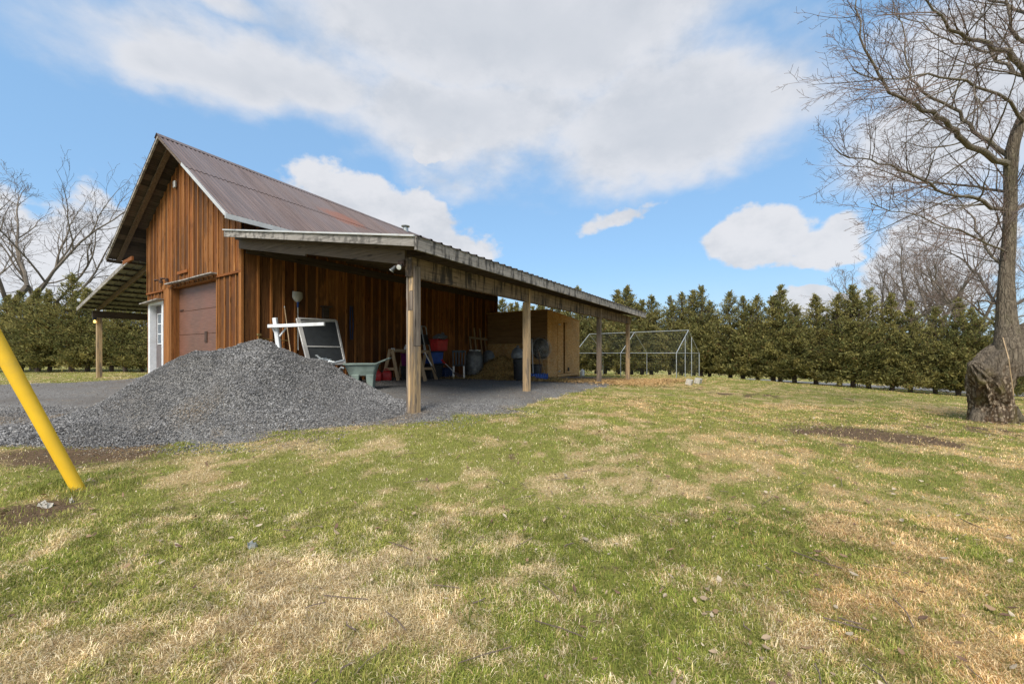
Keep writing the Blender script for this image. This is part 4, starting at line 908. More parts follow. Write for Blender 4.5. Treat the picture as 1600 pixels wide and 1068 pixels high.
q = MB((0, 0, 0), 140); q.add([tuple(fp(px, py, Y)) for px, py, Y in ((486, 592, 8.9), (538, 600, 9.0), (536, 578, 9.6), (488, 572, 9.6), (512, 572, 9.35))], [(0, 1, 4), (1, 2, 4), (2, 3, 4), (3, 0, 4), (0, 3, 2, 1)]); q.build('heap_base', M['dgrey'], pp)
# --- green wheelbarrow
wv_ = at_px(570, 9.5); wz = floor_z(wv_)
wb = thing('wheelbarrow', 'pale green plastic garden cart with moulded handle, beside the gravel heap', 'wheelbarrow', (wv_.x, wv_.y, wz), R(12)); wb.scale = (.9, .9, .9)
zt_, zb_ = .70, .38
def rr_(x0, x1, y0, y1, z, n=5, rad=.08):
    out = []
    for cx, cy, s in ((x1 - rad, y1 - rad, 0), (x0 + rad, y1 - rad, 1), (x0 + rad, y0 + rad, 2), (x1 - rad, y0 + rad, 3)):
        for i in range(n): t = (s + i / (n - 1)) * math.pi / 2; out.append((cx + rad * math.cos(t), cy + rad * math.sin(t), z))
    return out
rings = [rr_(-.36, .26, -.22, .22, zb_, rad=.06), rr_(-.47, .34, -.30, .30, zt_ - .04), rr_(-.50, .37, -.335, .335, zt_ - .035), rr_(-.50, .37, -.335, .335, zt_), rr_(-.46, .33, -.29, .29, zt_ - .005), rr_(-.35, .25, -.21, .21, zb_ + .02, rad=.06)]
q = MB((0, 0, 0), 141); vs = [p for r_ in rings for p in r_]; n_ = 20
q.add(vs, [(i * n_ + j, i * n_ + (j + 1) % n_, (i + 1) * n_ + (j + 1) % n_, (i + 1) * n_ + j) for i in range(5) for j in range(n_)] + [tuple(range(n_))[::-1], tuple(range(5 * n_, 6 * n_))], .5); q.build('tray', M['green_poly'], wb, smooth=True)
q = MB((0, 0, 0), 142)                                                   # handle panel with two slots
for (x0, x1, y0, y1) in ((.30, .62, -.30, -.22), (.30, .62, .22, .30), (.56, .66, -.30, .30), (.28, .36, -.22, .22), (.36, .56, -.03, .03)):
    hz_ = lambda x: zt_ - .03 + (x - .3) * .42
    q.add([(x, y, hz_(x) + dz) for dz in (0, .035) for x, y in ((x0, y0), (x1, y0), (x1, y1), (x0, y1))], [(3, 2, 1, 0), (4, 5, 6, 7), (0, 1, 5, 4), (1, 2, 6, 5), (2, 3, 7, 6), (3, 0, 4, 7)], .5)
q.build('handle', M['green_poly'], wb, bevel=.008)
for (x, y) in ((-.20, -.20), (.16, -.20), (.16, .18)):
    q = MB((0, 0, 0), 143); q.add([(x + s * u, y + t * u2, z) for z, u, u2 in ((0, .065, .05), (zb_ + .03, .10, .07)) for s, t in ((-1, -1), (1, -1), (1, 1), (-1, 1))], [(0, 3, 2, 1), (4, 5, 6, 7), (0, 1, 5, 4), (1, 2, 6, 5), (2, 3, 7, 6), (3, 0, 4, 7)], .5); q.build('leg', M['green_poly'], wb, bevel=.012)
q = MB((0, 0, 0), 144); q.lathe([(.03, -.05), (.17, -.05), (.19, -.02), (.19, .02), (.17, .05), (.03, .05)], 20, c=(-.28, .22, .19), axis=Matrix.Rotation(R(90), 3, 'X')); q.build('wheel', M['black'], wb, smooth=True)
# --- two red petrol cans
def petrol_can(v, lab):
    o = thing('petrol_can', lab, 'petrol can', v, R(20), 'red petrol cans by the wheelbarrow')
    q = MB((0, 0, 0), 150); r1 = [rr_(-.15, .15, -.10, .10, z, rad=.05) for z in (.0, .02, .24, .30)]; r1[0] = rr_(-.14, .14, -.09, .09, 0, rad=.05); r1[3] = rr_(-.08, .10, -.06, .06, .30, rad=.03)
    vs = [p for r_ in r1 for p in r_]; q.add(vs, [(i * 20 + j, i * 20 + (j + 1) % 20, (i + 1) * 20 + (j + 1) % 20, (i + 1) * 20 + j) for i in range(3) for j in range(20)] + [tuple(range(20))[::-1], tuple(range(60, 80))], .5); q.build('can_body', M['red'], o, smooth=True)
    q = MB((0, 0, 0), 151); q.tube([(-.07, 0, .29), (-.06, 0, .345), (.06, 0, .345), (.09, 0, .29)], .016, 8); q.build('handle', M['red'], o, smooth=True)
    q = MB((0, 0, 0), 152); q.tube([(-.12, 0, .25), (-.14, 0, .30)], [.03, .028], 10); q.build('cap', M['black'], o, smooth=True)
for px, Y, lab in ((588, 12.2, 'red petrol can nearest the green wheelbarrow'), (604, 12.45, 'red petrol can nearest the wooden sawhorse')):
    v = at_px(px, Y); v.z = floor_z(v); petrol_can(v, lab)
# --- two sawhorses
def sawhorse(v, lab, rot, h=.92):
    o = thing('sawhorse', lab, 'sawhorse', v, rot, 'wooden sawhorses by the side wall')
    q = MB((0, 0, 0), 155); q.box((-.42, -.05, h - .09), (.42, .05, h)); q.build('top_rail', M['rawwood_x'], o)
    for sx2 in (-.34, .34):
        for sy2 in (-1, 1):
            q = MB((0, 0, 0), int(160 + sx2 * 10 + sy2)); q.beam((sx2 * 1.1, sy2 * .30, 0), (sx2, sy2 * .04, h - .02), .10, .04, up=(1, 0, 0)); q.build('leg', M['rawwood'], o)
        q = MB((0, 0, 0), 158); q.beam((sx2, -.19, .36), (sx2, .19, .36), .04, .08); q.build('stretcher', M['rawwood'], o)
    return o
v = on_floor(4.15, 5.05); s1_ = sawhorse(v, 'wooden sawhorse with white clamps, left of the front carport post', YAW + .15, .98)
v2 = at_px(660, 12.6); v2.z = floor_z(v2); sawhorse(v2, 'wooden sawhorse partly hidden just right of the front carport post', YAW + .3, .95)
cl_ = thing('clamp', 'white spring clamp hooked on the end of the left sawhorse', 'clamp', s1_.location + Vector((-.15, -.28, .88)), YAW)
q = MB((0, 0, 0), 165); q.tube([(0, -.07, .05), (0, -.1, .12), (.0, -.03, .12), (0, -.02, .0), (0, -.06, -.12)], .02, 8); q.build('jaw', M['jug'], cl_, smooth=True)
q = MB((0, 0, 0), 166); q.tube([(.05, -.07, .05), (.05, -.1, .12), (.05, -.03, .12), (.05, -.02, .0), (.05, -.06, -.10)], .02, 8); q.build('grip', M['jug'], cl_, smooth=True)
# --- plastic totes and cooler
def tote(px, Y, zbase, wx_, dy_, hz2, mat, lidmat, lab, cat='bin', rot=YAW, name='storage_bin', group=None):
    v = at_px(px, Y); v.z = floor_z(v) + zbase
    o = thing(name, lab, cat, v, rot, group)
    q = MB((0, 0, 0), 170); q.add([(s * wx_ / 2 * u, t * dy_ / 2 * u, z) for z, u in ((0, .88), (hz2 * .9, 1.0)) for s, t in ((-1, -1), (1, -1), (1, 1), (-1, 1))], [(0, 3, 2, 1), (4, 5, 6, 7), (0, 1, 5, 4), (1, 2, 6, 5), (2, 3, 7, 6), (3, 0, 4, 7)], .5); q.build('bin_body', M[mat], o, bevel=.02)
    q = MB((0, 0, 0), 171); q.box((-wx_ / 2 - .015, -dy_ / 2 - .015, hz2 * .9 + .002), (wx_ / 2 + .015, dy_ / 2 + .015, hz2)); q.build('lid', M[lidmat], o, bevel=.012)
    for s in (-1, 1):
        q = MB((0, 0, 0), 172); q.box((s * (wx_ / 2 + .002) - .015, -.09, hz2 * .66), (s * (wx_ / 2 + .002) + .02, .09, hz2 * .74)); q.build('handle', M[lidmat], o, bevel=.008)
    return o
tote(642, 13.2, .0, .55, .42, .42, 'dgrey', 'dgrey', 'dark bin underneath the purple bin beside the left sawhorse')
tote(641, 13.2, .425, .50, .40, .42, 'purple', 'purple', 'purple plastic bin behind the front carport post')
tote(676, 13.4, .0, .62, .45, .50, 'black', 'black', 'black bin underneath the blue bin against the side wall')
tote(677, 13.4, .505, .58, .42, .42, 'blue', 'navy', 'blue bin stacked on a black bin, under the red cooler')
tote(686, 13.6, .93, .52, .38, .40, 'red', 'red', 'red cooler on top of the stacked bins', 'cooler', name='cooler')
tote(696, 13.7, .0, .45, .40, .36, 'navy', 'navy', 'low navy blue bin on the floor right of the stacked bins')
jz = at_px(634, 13.3); jz.z = floor_z(jz) + .85
jg = thing('plastic_bottle', 'pale plastic bottle on the purple bin, edging out from behind the front post', 'bottle', jz + Vector((.0, 0, .0)))
q = MB((0, 0, 0), 173); q.lathe([(.055, 0), (.06, .02), (.06, .18), (.03, .23), (.02, .24)], 14); q.build('bottle_body', M['jug'], jg, smooth=True)
q = MB((0, 0, 0), 174); q.lathe([(.024, .242), (.024, .275)], 10); q.build('cap', M['jug'], jg)
tb = thing('crumpled_bag', 'crumpled whitish bag on top of the red cooler', 'bag', at_px(688, 13.5, floor_z(at_px(686, 13.6)) + 1.335))
q = MB((0, 0, 0), 175); q.lathe([(.02, .0), (.22, .01), (.24, .06), (.14, .13), (.05, .16), (.0, .165)], 16, wob=.45); q.build('bag_body', M['bag_grey'], tb, smooth=True)
q = MB((0, 0, 0), 176); q.lathe([(.06, .0), (.07, .03), (.04, .07), (.0, .08)], 10, c=(.08, 0, .14), wob=.4); q.build('knot', M['bag_grey'], tb)
# --- folded chairs leaning on the wall
for k, (px, Y, lab) in enumerate(((660, 13.3, 'folded grey metal chair nearest the front carport post'), (669, 13.5, 'folded grey metal chair between the front post and the red cooler'))):
    v = at_px(px, Y); v.z = floor_z(v) + .93
    o = thing('folding_chair', lab, 'chair', v, YAW + .4, 'folded chairs on the stacked bins')
    for s in (-.2, .2):
        q = MB((0, 0, 0), 180 + k); q.tube([(s, 0, 0), (s, .10, .42), (s, .16, .80)], .016, 8); q.build('leg', M['galv'], o, smooth=True)
    q = MB((0, 0, 0), 182); q.add([(x, y, z) for x, y, z in ((-.19, .03, .22), (.19, .03, .22), (.19, .10, .56), (-.19, .10, .56), (-.19, .055, .22), (.19, .055, .22), (.19, .125, .56), (-.19, .125, .56))], [(0, 1, 2, 3), (7, 6, 5, 4), (0, 4, 5, 1), (1, 5, 6, 2), (2, 6, 7, 3), (3, 7, 4, 0)], .5); q.build('seat', M['dgrey'], o)
    q = MB((0, 0, 0), 183); q.tube([(-.2, .15, .76), (-.18, .17, .84), (.18, .17, .84), (.2, .15, .76)], .018, 8); q.build('backrest', M['galv'], o, smooth=True)
# --- pale stick, red tool, step chair
v = at_px(674, 12.4); v.z = floor_z(v); o = thing('white_rod', 'thin white rod leaning on the blue bin behind the front post', 'rod', v)
top = at_px(662, 12.7, zpx(547, 12.7)) - v; bt = at_px(674.5, 12.4, zpx(571, 12.4)) - v
q = MB((0, 0, 0), 185); q.tube([tuple(bt + (bt - top) * .9), tuple(bt)], .012, 8); q.build('lower_tube', M['black'], o, smooth=True)
q = MB((0, 0, 0), 186); q.tube([tuple(bt), tuple(top)], .017, 8); q.build('upper_tube', M['jug'], o, smooth=True)
v = at_px(714, 12.6); v.z = floor_z(v); o = thing('spade', 'red gripped spade sloping down to the floor beside the grey step stool', 'spade', v)
gp = lambda px, py, Y: at_px(px, Y, zpx(py, Y)) - v
q = MB((0, 0, 0), 187); q.tube([gp(690, 562, 13.1), gp(696, 568, 13)], .03, 8); q.build('grip', M['red'], o, smooth=True)
q = MB((0, 0, 0), 188); q.tube([gp(696, 568, 13), gp(712, 583, 12.65)], .016, 8); q.build('shaft', M['alum'], o, smooth=True)
q = MB((0, 0, 0), 189); q.beam(gp(711, 582, 12.66), gp(720.5, 588.5, 12.45), .18, .02); q.build('blade', M['rust'], o)
v = at_px(717, 13.6); v.z = floor_z(v)
o = thing('lawn_chair', 'grey plastic chair with slatted back by the wrapped roll', 'chair', v, YAW - .9)
for s, t in ((-.18, -.18), (.18, -.18), (-.18, .18), (.18, .18)):
    q = MB((0, 0, 0), 190); q.beam((s, t, 0), (s * .95, t * .95, .43), .06, .05, up=(1, 0, 0)); q.build('leg', M['alum'], o)
q = MB((0, 0, 0), 191); q.box((-.22, -.22, .432), (.22, .22, .465)); q.build('seat', M['dgrey'], o, bevel=.01)
q = MB((0, 0, 0), 192)
for i in range(5): q.beam((-.2 + i * .1, .2, .47), (-.22 + i * .11, .32, .95), .05, .02, up=(0, 1, 0))
q.beam((-.24, .325, .93), (.24, .325, .93), .03, .08); q.build('backrest', M['dgrey'], o)
# --- wrapped roll, second sack, straw
def sack(px, Y, r_, h, mat, lab, name, wob=.10, seed=1, rope=True):
    v = at_px(px, Y); v.z = floor_z(v); o = thing(name, lab, 'sack' if name != 'wrapped_roll' else 'roll', v)
    q = MB((0, 0, 0), seed); pr = [(r_ * .82, 0), (r_ * .98, h * .08), (r_ * 1.0, h * .25), (r_ * .97, h * .35), (r_ * 1.02, h * .5), (r_ * .96, h * .62), (r_ * .93, h * .75), (r_ * .75, h * .9), (r_ * .4, h * .98), (r_ * .1, h)]
    q.lathe(pr, 26, wob=wob); q.build('sack_body', M[mat], o, smooth=True)
    if rope:
        q = MB((0, 0, 0), seed + 1); q.tube([(r_ * .6 * math.cos(t) + .02, r_ * .5 * math.sin(t), h * .95 + .015 * math.sin(5 * t)) for t in np.linspace(0, 6.0, 20)], .018, 6); q.build('tie', M['jug'], o, smooth=True)
    return o
sack(741, 14.3, .33, 1.02, 'bag', 'bulging upright roll wrapped in cloudy dark plastic', 'wrapped_roll', seed=200)
sack(763, 15.0, .26, 1.0, 'bag_grey', 'grey plastic sack standing against the chipboard shed by the straw', 'plastic_sack', .12, 203, False)
v = at_px(785, 14.6); v.z = floor_z(v)
st_p = tag(thing('straw_pile', 'low heap of loose golden straw in front of the chipboard shed', 'straw', v), None)
def straw_h(x, y): return .58 * np.clip(1 - np.sqrt((x / 1.15) ** 2 + (y / .95) ** 2 + .01), 0, None) ** .9 + .30 * np.clip(1 - np.sqrt(((x + .1) / 1.7) ** 2 + ((y + .2) / 1.1) ** 2), 0, None)
xs_, ys_ = np.meshgrid(np.linspace(-1.8, 1.8, 50), np.linspace(-1.4, 1.2, 40)); hs_ = straw_h(xs_, ys_) + (fbm(xs_ * 3 + 9, ys_ * 3, 71, 3) - .5) * .08 - .03
ii = (np.arange(39)[:, None] * 50 + np.arange(49)[None, :]).ravel(); q4 = np.stack([ii, ii + 1, ii + 51, ii + 50], 1); q4 = q4[(straw_h(xs_, ys_).ravel()[q4] > .004).any(1)]
fast_mesh('heap', np.stack([xs_, ys_, hs_], -1).reshape(-1, 3), q4, np.full(len(q4), 4), M['hay_core'], st_p, smooth=True)
def strands(name, X, Y, Z, l, w_, parent, pal, flat=.25):
    n = len(X); th = RS.uniform(0, 6.28, n); ph = RS.normal(0, flat, n); dx = np.cos(th) * np.cos(ph) * l / 2; dy = np.sin(th) * np.cos(ph) * l / 2; dz = np.sin(ph) * l / 2; wx = -np.sin(th) * w_ / 2; wy = np.cos(th) * w_ / 2; bd = RS.uniform(-.01, .03, n)
    V_ = np.stack([np.stack([X - dx - wx, Y - dy - wy, Z - dz], 1), np.stack([X - dx + wx, Y - dy + wy, Z - dz + w_ * .3], 1), np.stack([X + wx, Y + wy, Z + bd], 1), np.stack([X - wx, Y - wy, Z + bd], 1), np.stack([X + dx + wx, Y + dy + wy, Z + dz], 1), np.stack([X + dx - wx, Y + dy - wy, Z + dz], 1)], 1)
    base = (np.arange(n) * 6)[:, None]; idx = np.concatenate([base + np.array([0, 1, 2, 3]), base + np.array([3, 2, 4, 5])], 1); C = np.array(pal)[RS.randint(0, len(pal), n)] * RS.uniform(.7, 1.2, (n, 1))
    return fast_mesh(name, V_.reshape(-1, 3), idx, np.full(2 * n, 4), M['straw'], parent, np.repeat(C, 6, 0))
n = 14000; X = RS.uniform(-2.0, 2.2, n); Y = RS.uniform(-1.5, 1.2, n); h_ = straw_h(X, Y); ok = (h_ > .01) | (RS.uniform(size=n) < .25); X, Y, h_ = X[ok], Y[ok], h_[ok]
PAL = [(.62, .42, .15), (.72, .53, .23), (.42, .27, .10), (.30, .19, .07)]
gz_ = terrain(X + v.x, Y + v.y) - v.z
tag(strands('loose_straw', X, Y, np.where(h_ > .02, h_ - .01, gz_ + .03) + RS.uniform(.0, .05, len(X)), RS.uniform(.10, .30, len(X)), .015, st_p, PAL), kind='stuff')
# straw litter along the far end of the carport
n = 8400; LX = np.r_[RS.normal(.9, .9, 2600), RS.normal(3.2, 1.1, n // 2), RS.normal(6.0, 1.0, n // 4), RS.normal(4.6, .8, n - n // 2 - n // 4)]; LY = np.r_[RS.normal(14.0, .45, 2600), RS.normal(14.6, .8, n // 2), RS.normal(16.6, .5, n // 4), RS.normal(15.8, .8, n - n // 2 - n // 4)]
aa = (LX - P1.x) * UA.x + (LY - P1.y) * UA.y; bb = (LX - P1.x) * VB.x + (LY - P1.y) * VB.y; ok = ~((aa > 9.9) & (bb > 2.65)); LX, LY = LX[ok], LY[ok]
tag(strands('straw_litter', LX, LY, terrain(LX, LY) + .036 + RS.uniform(0, .02, len(LX)), RS.uniform(.08, .24, len(LX)), .018, None, [(.54, .34, .14), (.64, .44, .21), (.42, .25, .10)], .1), 'orange straw litter on the ground at the far end of the carport', kind='stuff')
# --- slatted wooden frame against the wall
a0_, a1_ = 8.55, 9.75; zf = floor_z(AB(9.2, 5.6))
o = thing('wooden_rack', 'tall open frame of thin wooden bars leaning on the side wall beside the shed', 'rack', AB(9.15, 5.55, zf), YAW)
for x in (-.55, -.25, .15, .50):
    q = MB((0, 0, 0), int(210 + x * 10)); q.beam((x, -.12, 0), (x, .14, 2.0 if x in (-.25, .15) else 1.62), .05, .04, up=(0, 1, 0)); q.build('bar', M['rawwood'], o)
q = MB((0, 0, 0), 215); q.beam((-.62, .05, 1.58), (.60, .05, 1.52), .05, .09); q.build('crossbar', M['rawwood_x'], o)
# --- black bin with sack on it
v = at_px(811, 13.2); v.z = floor_z(v)
o = thing('rubbish_bin', 'tall black plastic bin behind the middle carport post', 'bin', v, YAW)
q = MB((0, 0, 0), 220); q.lathe([(.16, 0), (.17, .02), (.20, .66), (.215, .665), (.215, .70), (.19, .70)], 20); q.build('bin_body', M['black'], o, smooth=True)
q = MB((0, 0, 0), 221); q.tube([(-.21, 0, .58), (-.26, 0, .56), (-.26, 0, .50), (-.20, 0, .48)], .014, 6); q.build('handle', M['black'], o)
o = thing('grey_sack', 'slumped grey plastic sack on top of the tall black bin', 'sack', v + Vector((-.04, .03, .705)))
q = MB((0, 0, 0), 222); q.lathe([(.12, 0), (.21, .05), (.235, .16), (.19, .30), (.08, .38), (.0, .39)], 20, wob=.16); q.build('sack_body', M['bag_grey'], o, smooth=True)
q = MB((0, 0, 0), 223); q.lathe([(.05, .36), (.035, .40), (.07, .45), (.0, .46)], 10, wob=.3); q.build('knot', M['bag_grey'], o)
# --- bundle of netting hung on the shed's corner
c0 = AB(SA - .28, SB + .16, zpx(545, 16.2)); o = thing('netting_bundle', 'crumpled bundle of grey wire netting at the front corner of the shed', 'netting', c0)
q = MB((0, 0, 0), 225); q.lathe([(.05, -.40), (.22, -.34), (.33, -.15), (.36, .05), (.30, .28), (.16, .40), (.03, .43)], 18, wob=.22); q.build('sheet', M['bag'], o, smooth=True)
q = MB((0, 0, 0), 226); r3 = random.Random(4)
for k in range(46):
    ax = Vector((r3.gauss(0, 1), r3.gauss(0, 1), r3.gauss(0, 1))).normalized(); e1 = ax.orthogonal().normalized(); e2 = ax.cross(e1); rr3 = r3.uniform(.26, .42); cc = Vector((r3.gauss(0, .05), r3.gauss(0, .05), r3.gauss(0, .08)))
    q.tube([cc + (e1 * math.cos(t) + e2 * math.sin(t)) * rr3 * (1 + .1 * math.sin(3 * t + k)) for t in np.linspace(0, 6.28, 16)[:-1]], .004, 3, closed=True)
q.build('wire', M['galv'], o)
q = MB((0, 0, 0), 227); q.tube([(.12, .12, .40), (.20, .22, .52)], .012, 5); q.build('hook', M['rust'], o)
o = thing('dark_drum', 'dark drum on the floor underneath the netting bundle', 'drum', on_floor(SA - .36, SB + .30), YAW)
q = MB((0, 0, 0), 228); q.lathe([(.20, 0), (.21, .03), (.21, .40), (.215, .42), (.20, .46)], 18); q.build('drum_body', M['dgrey'], o, smooth=True)
q = MB((0, 0, 0), 229); q.lathe([(.222, .46), (.222, .50), (.19, .52), (.02, .52)], 18); q.build('lid', M['black'], o)
# --- blue snow pusher and tools
v = at_px(843, 13.9); v.z = floor_z(v)
o = thing('snow_pusher', 'bright blue toothed snow pusher with pale handle lying by the middle post', 'snow pusher', v, .12)
q = MB((0, 0, 0), 230); vs = []
for i in range(15):
    x = -.30 + i * .043; tp_ = .19 if i % 2 else .25
    for (y, z) in ((.0, .0), (-.03, .08), (.02, tp_)): vs.append((x, y, z))
n_ = len(vs); vs += [(x, y + .02, z) for x, y, z in vs]; fs = [(i * 3 + j, i * 3 + 3 + j, i * 3 + 4 + j, i * 3 + 1 + j) for i in range(14) for j in range(2)]; fs += [tuple(n_ + k for k in f[::-1]) for f in fs]
q.add(vs, fs, .5); q.build('blade', M['blue'], o)
q = MB((0, 0, 0), 231); q.tube([(-.22, .03, .1), (-.21, .35, 1.45)], .015, 8); q.build('handle', M['alum'], o, smooth=True)
q = MB((0, 0, 0), 232); q.tube([(-.28, .36, 1.46), (-.14, .36, 1.46)], .018, 8); q.build('grip', M['black'], o, smooth=True)
v = at_px(846, 14.2); v.z = floor_z(v)
o = thing('shovel', 'dark shovel leaning behind the blue snow pusher', 'shovel', v)
q = MB((0, 0, 0), 233); q.tube([(0, 0, .18), (-.12, .5, 1.15)], .016, 8); q.build('handle', M['rust'], o, smooth=True)
q = MB((0, 0, 0), 234); q.beam((.04, -.05, 0), (0, .02, .24), .20, .02, up=(0, 1, 0)); q.build('blade', M['dgrey'], o)
v = at_px(853, 14.4); v.z = floor_z(v)
o = thing('rake', 'rusty rake standing against the netting bundle, handle up', 'rake', v)
q = MB((0, 0, 0), 235); q.tube([(0, 0, .05), (-.22, .55, 1.0)], .014, 8); q.build('handle', M['rawwood'], o, smooth=True)
q = MB((0, 0, 0), 236); q.beam((-.16, 0, .05), (.16, 0, .05), .03, .03)
for i in range(7): q.beam((-.15 + i * .05, 0, .05), (-.15 + i * .05, -.05, .0), .012, .012)
q.build('rake_head', M['rust'], o)
# --- white jug by the shed
v = AB(13.55, SB - .1); v.z = tz(v.x, v.y) + .02
o = thing('white_jug', 'white plastic jug standing at the far corner of the shed', 'jug', v)
q = MB((0, 0, 0), 240); q.lathe([(.10, 0), (.11, .02), (.11, .20), (.06, .28), (.03, .31), (.03, .34)], 16); q.build('jug_body', M['jug'], o, smooth=True)
q = MB((0, 0, 0), 241); q.tube([(.10, 0, .20), (.12, 0, .26), (.06, 0, .29)], .014, 6); q.build('handle', M['jug'], o, smooth=True)
# --- white stone in the dirt by the yellow guard
for (px, Y, s, lab) in ((70, 3.26, .034, 'flat pale stone in the bare soil left of the yellow guard'), (112, 3.35, .012, 'small pale stone just below the foot of the yellow guard'), (395, 2.6, .02, 'grey pebble in the grass right of the guard')):
    v = at_px(px, Y); v.z += .012
    q = MB((0, 0, 0), int(px)); q.lathe([(.35 * s, -.3 * s), (s, -.1 * s), (1.1 * s, .2 * s), (.7 * s, .5 * s), (.1 * s, .55 * s)], 9, wob=.35); k_ = q.build('stone', M['concrete'] if px != 395 else M['galv']); k_.location = v; k_.scale = (1.4, .8, 1); tag(k_, lab, 'stone')
# --- two hollow concrete blocks beside the run
for (px, Y, rot, lab) in ((1077, 15.0, 1.0, 'hollow concrete block nearer the viewer, by the wire run'), (1091, 15.7, .9, 'hollow concrete block behind the first, by the wire run')):
    v = at_px(px, Y); bl2 = thing('concrete_block', lab, 'concrete block', v + Vector((0, 0, .11)), rot, 'concrete blocks by the wire run')
    q = MB((0, 0, 0), 245); Mx = Matrix.Rotation(R(14), 4, 'X')
    L2, W2, H2 = .20, .10, .10
    for lo, hi in (((-L2, -W2, -H2), (L2, -W2 + .032, H2)), ((-L2, W2 - .032, -H2), (L2, W2, H2)), ((-L2, -W2 + .032, -H2), (-L2 + .032, W2 - .032, H2)), ((L2 - .032, -W2 + .032, -H2), (L2, W2 - .032, H2)), ((-.016, -W2 + .032, -H2), (.016, W2 - .032, H2))): q.box(lo, hi, .5, M=Mx @ Matrix.Rotation(R(90), 4, 'Y') if False else Mx)
    q.build('shell', M['concrete'], bl2)
# ------------------------------------------------------------------ wire animal run of galvanised pipe
N0 = Vector((7.54, 18.2, 0)); E = Vector((.69, .724, 0)); Dd = Vector((-.724, .69, 0)); WR, MOD = 3.0, 2.8
run = thing('wire_run', 'gabled animal run of thin galvanised pipes and wire netting by the hedge', 'animal run', (N0 + E * 1.5 + Dd * 2.8 + Vector((0, 0, -1.2))))
ro = run.location
def rp_(i, e, kind):
    v = N0 + Dd * (MOD * i) + E * (WR * e)
    z = {'g': tz(v.x, v.y), 'e': .02, 'r': 1.13}[kind]
    return Vector((v.x, v.y, z)) - ro
def pipe(name, pts, r_=.019):
    q = MB((0, 0, 0), 250); q.tube(pts, r_, 8); return q.build(name, M['galv'], run, smooth=True)
for i in range(3):
    for e in (0, 1): pipe('post', [rp_(i, e, 'g') - Vector((0, 0, .1)), rp_(i, e, 'e')])
    for e in (0, 1): pipe('rafter', [rp_(i, e, 'e'), rp_(i, .5, 'r')])
pipe('ridge_pipe', [rp_(0, .5, 'r'), rp_(2, .5, 'r')])
for e in (0, 1): pipe('eave_pipe', [rp_(0, e, 'e'), rp_(2, e, 'e')])
for e in (.36, .64): pipe('door_post', [rp_(0, e, 'g'), rp_(0, e, 'e') + Vector((0, 0, (e if e < .5 else 1 - e) * 2 * 1.11))])
for i in (0, 2): pipe('tie', [rp_(i, 0, 'e'), rp_(i, 1, 'e')], .015)
q = MB((0, 0, 0), 251)
def netting(p00, p10, p01, p11, nu, nv):
    for i in range(1, nu): q.tube([p00.lerp(p10, i / nu), p01.lerp(p11, i / nu)], .0016, 3, cap=False)
    for j in range(1, nv): q.tube([p00.lerp(p01, j / nv), p10.lerp(p11, j / nv)], .0016, 3, cap=False)
for e in (0, 1):
    netting(rp_(0, e, 'g'), rp_(2, e, 'g'), rp_(0, e, 'e'), rp_(2, e, 'e'), 40, 8)
    netting(rp_(0, e, 'e'), rp_(2, e, 'e'), rp_(0, .5, 'r'), rp_(2, .5, 'r'), 40, 12)
netting(rp_(0, 0, 'g'), rp_(0, 1, 'g'), rp_(0, 0, 'e'), rp_(0, 1, 'e'), 33, 13); netting(rp_(0, 0, 'e'), rp_(0, .5, 'e'), rp_(0, .5, 'r') + Vector((-.01, 0, 0)), rp_(0, .5, 'r'), 16, 11)
q.build('netting', M['net'], run)
# ------------------------------------------------------------------ trees
def perp(d, rng):
    v = Vector((rng.gauss(0, 1), rng.gauss(0, 1), rng.gauss(0, 1))); v = v - d * v.dot(d)
    return v.normalized() if v.length > 1e-6 else d.orthogonal().normalized()
def grow(mb, tw, p, d, L, r_, lev, rng, P, depth=0):
    """a wandering branch with side branches; thick ones go to mb, thin ones to tw"""
    n = max(3, int(P['seg'] * (1.0 if lev else 1.3))); pts = [Vector(p)]; rs = [r_]; d = Vector(d).normalized()
    for i in range(n):
        d = (d + perp(d, rng) * P['wander'] * (1 + .3 * lev) + Vector((0, 0, 1)) * P['up'][min(lev, len(P['up']) - 1)] / n).normalized()
        pts.append(pts[-1] + d * (L / n)); rs.append(max(P['rmin'], r_ * (1 - (1 - P['tip']) * (i + 1) / n)))
    (mb if r_ > P['thick'] else tw).tube(pts, rs, 7 if r_ > .06 else 5 if r_ > P['thick'] else 3, cap=False)
    branch_off(mb, tw, pts, rs, L, lev, rng, P)
def branch_off(mb, tw, pts, rs, L, lev, rng, P, t0=.18):
    if lev >= P['lev']: return
    nc = max(1, int(P['n'][lev] * rng.uniform(.75, 1.25))); m = len(pts) - 1
    for k in range(nc):
        t = t0 + (1 - t0) * (k + rng.random()) / nc; i = min(int(t * m), m - 1); f = t * m - i
        pos = pts[i].lerp(pts[i + 1], f); dd = (pts[i + 1] - pts[i]).normalized(); rad = rs[i] * (1 - f) + rs[i + 1] * f
        pv = perp(dd, rng)
        if P.get('bias'): pv = (pv + P['bias']); pv = pv - dd * pv.dot(dd); pv.normalize()
        if P.get('flat'): pv = (pv + Vector((0, 0, P['flat'] * rng.uniform(-.3, 1)))).normalized()
        ang = R(rng.uniform(*P['ang'])); nd = dd * math.cos(ang) + pv * math.sin(ang)
        l2 = L * P['len'][lev] * rng.uniform(.6, 1.25) * (1.1 - .55 * t)
        grow(mb, tw, pos, nd, max(l2, P['lmin']), min(rad * .72, max(P['rmin'], l2 * P['rl'])), lev + 1, rng, P)
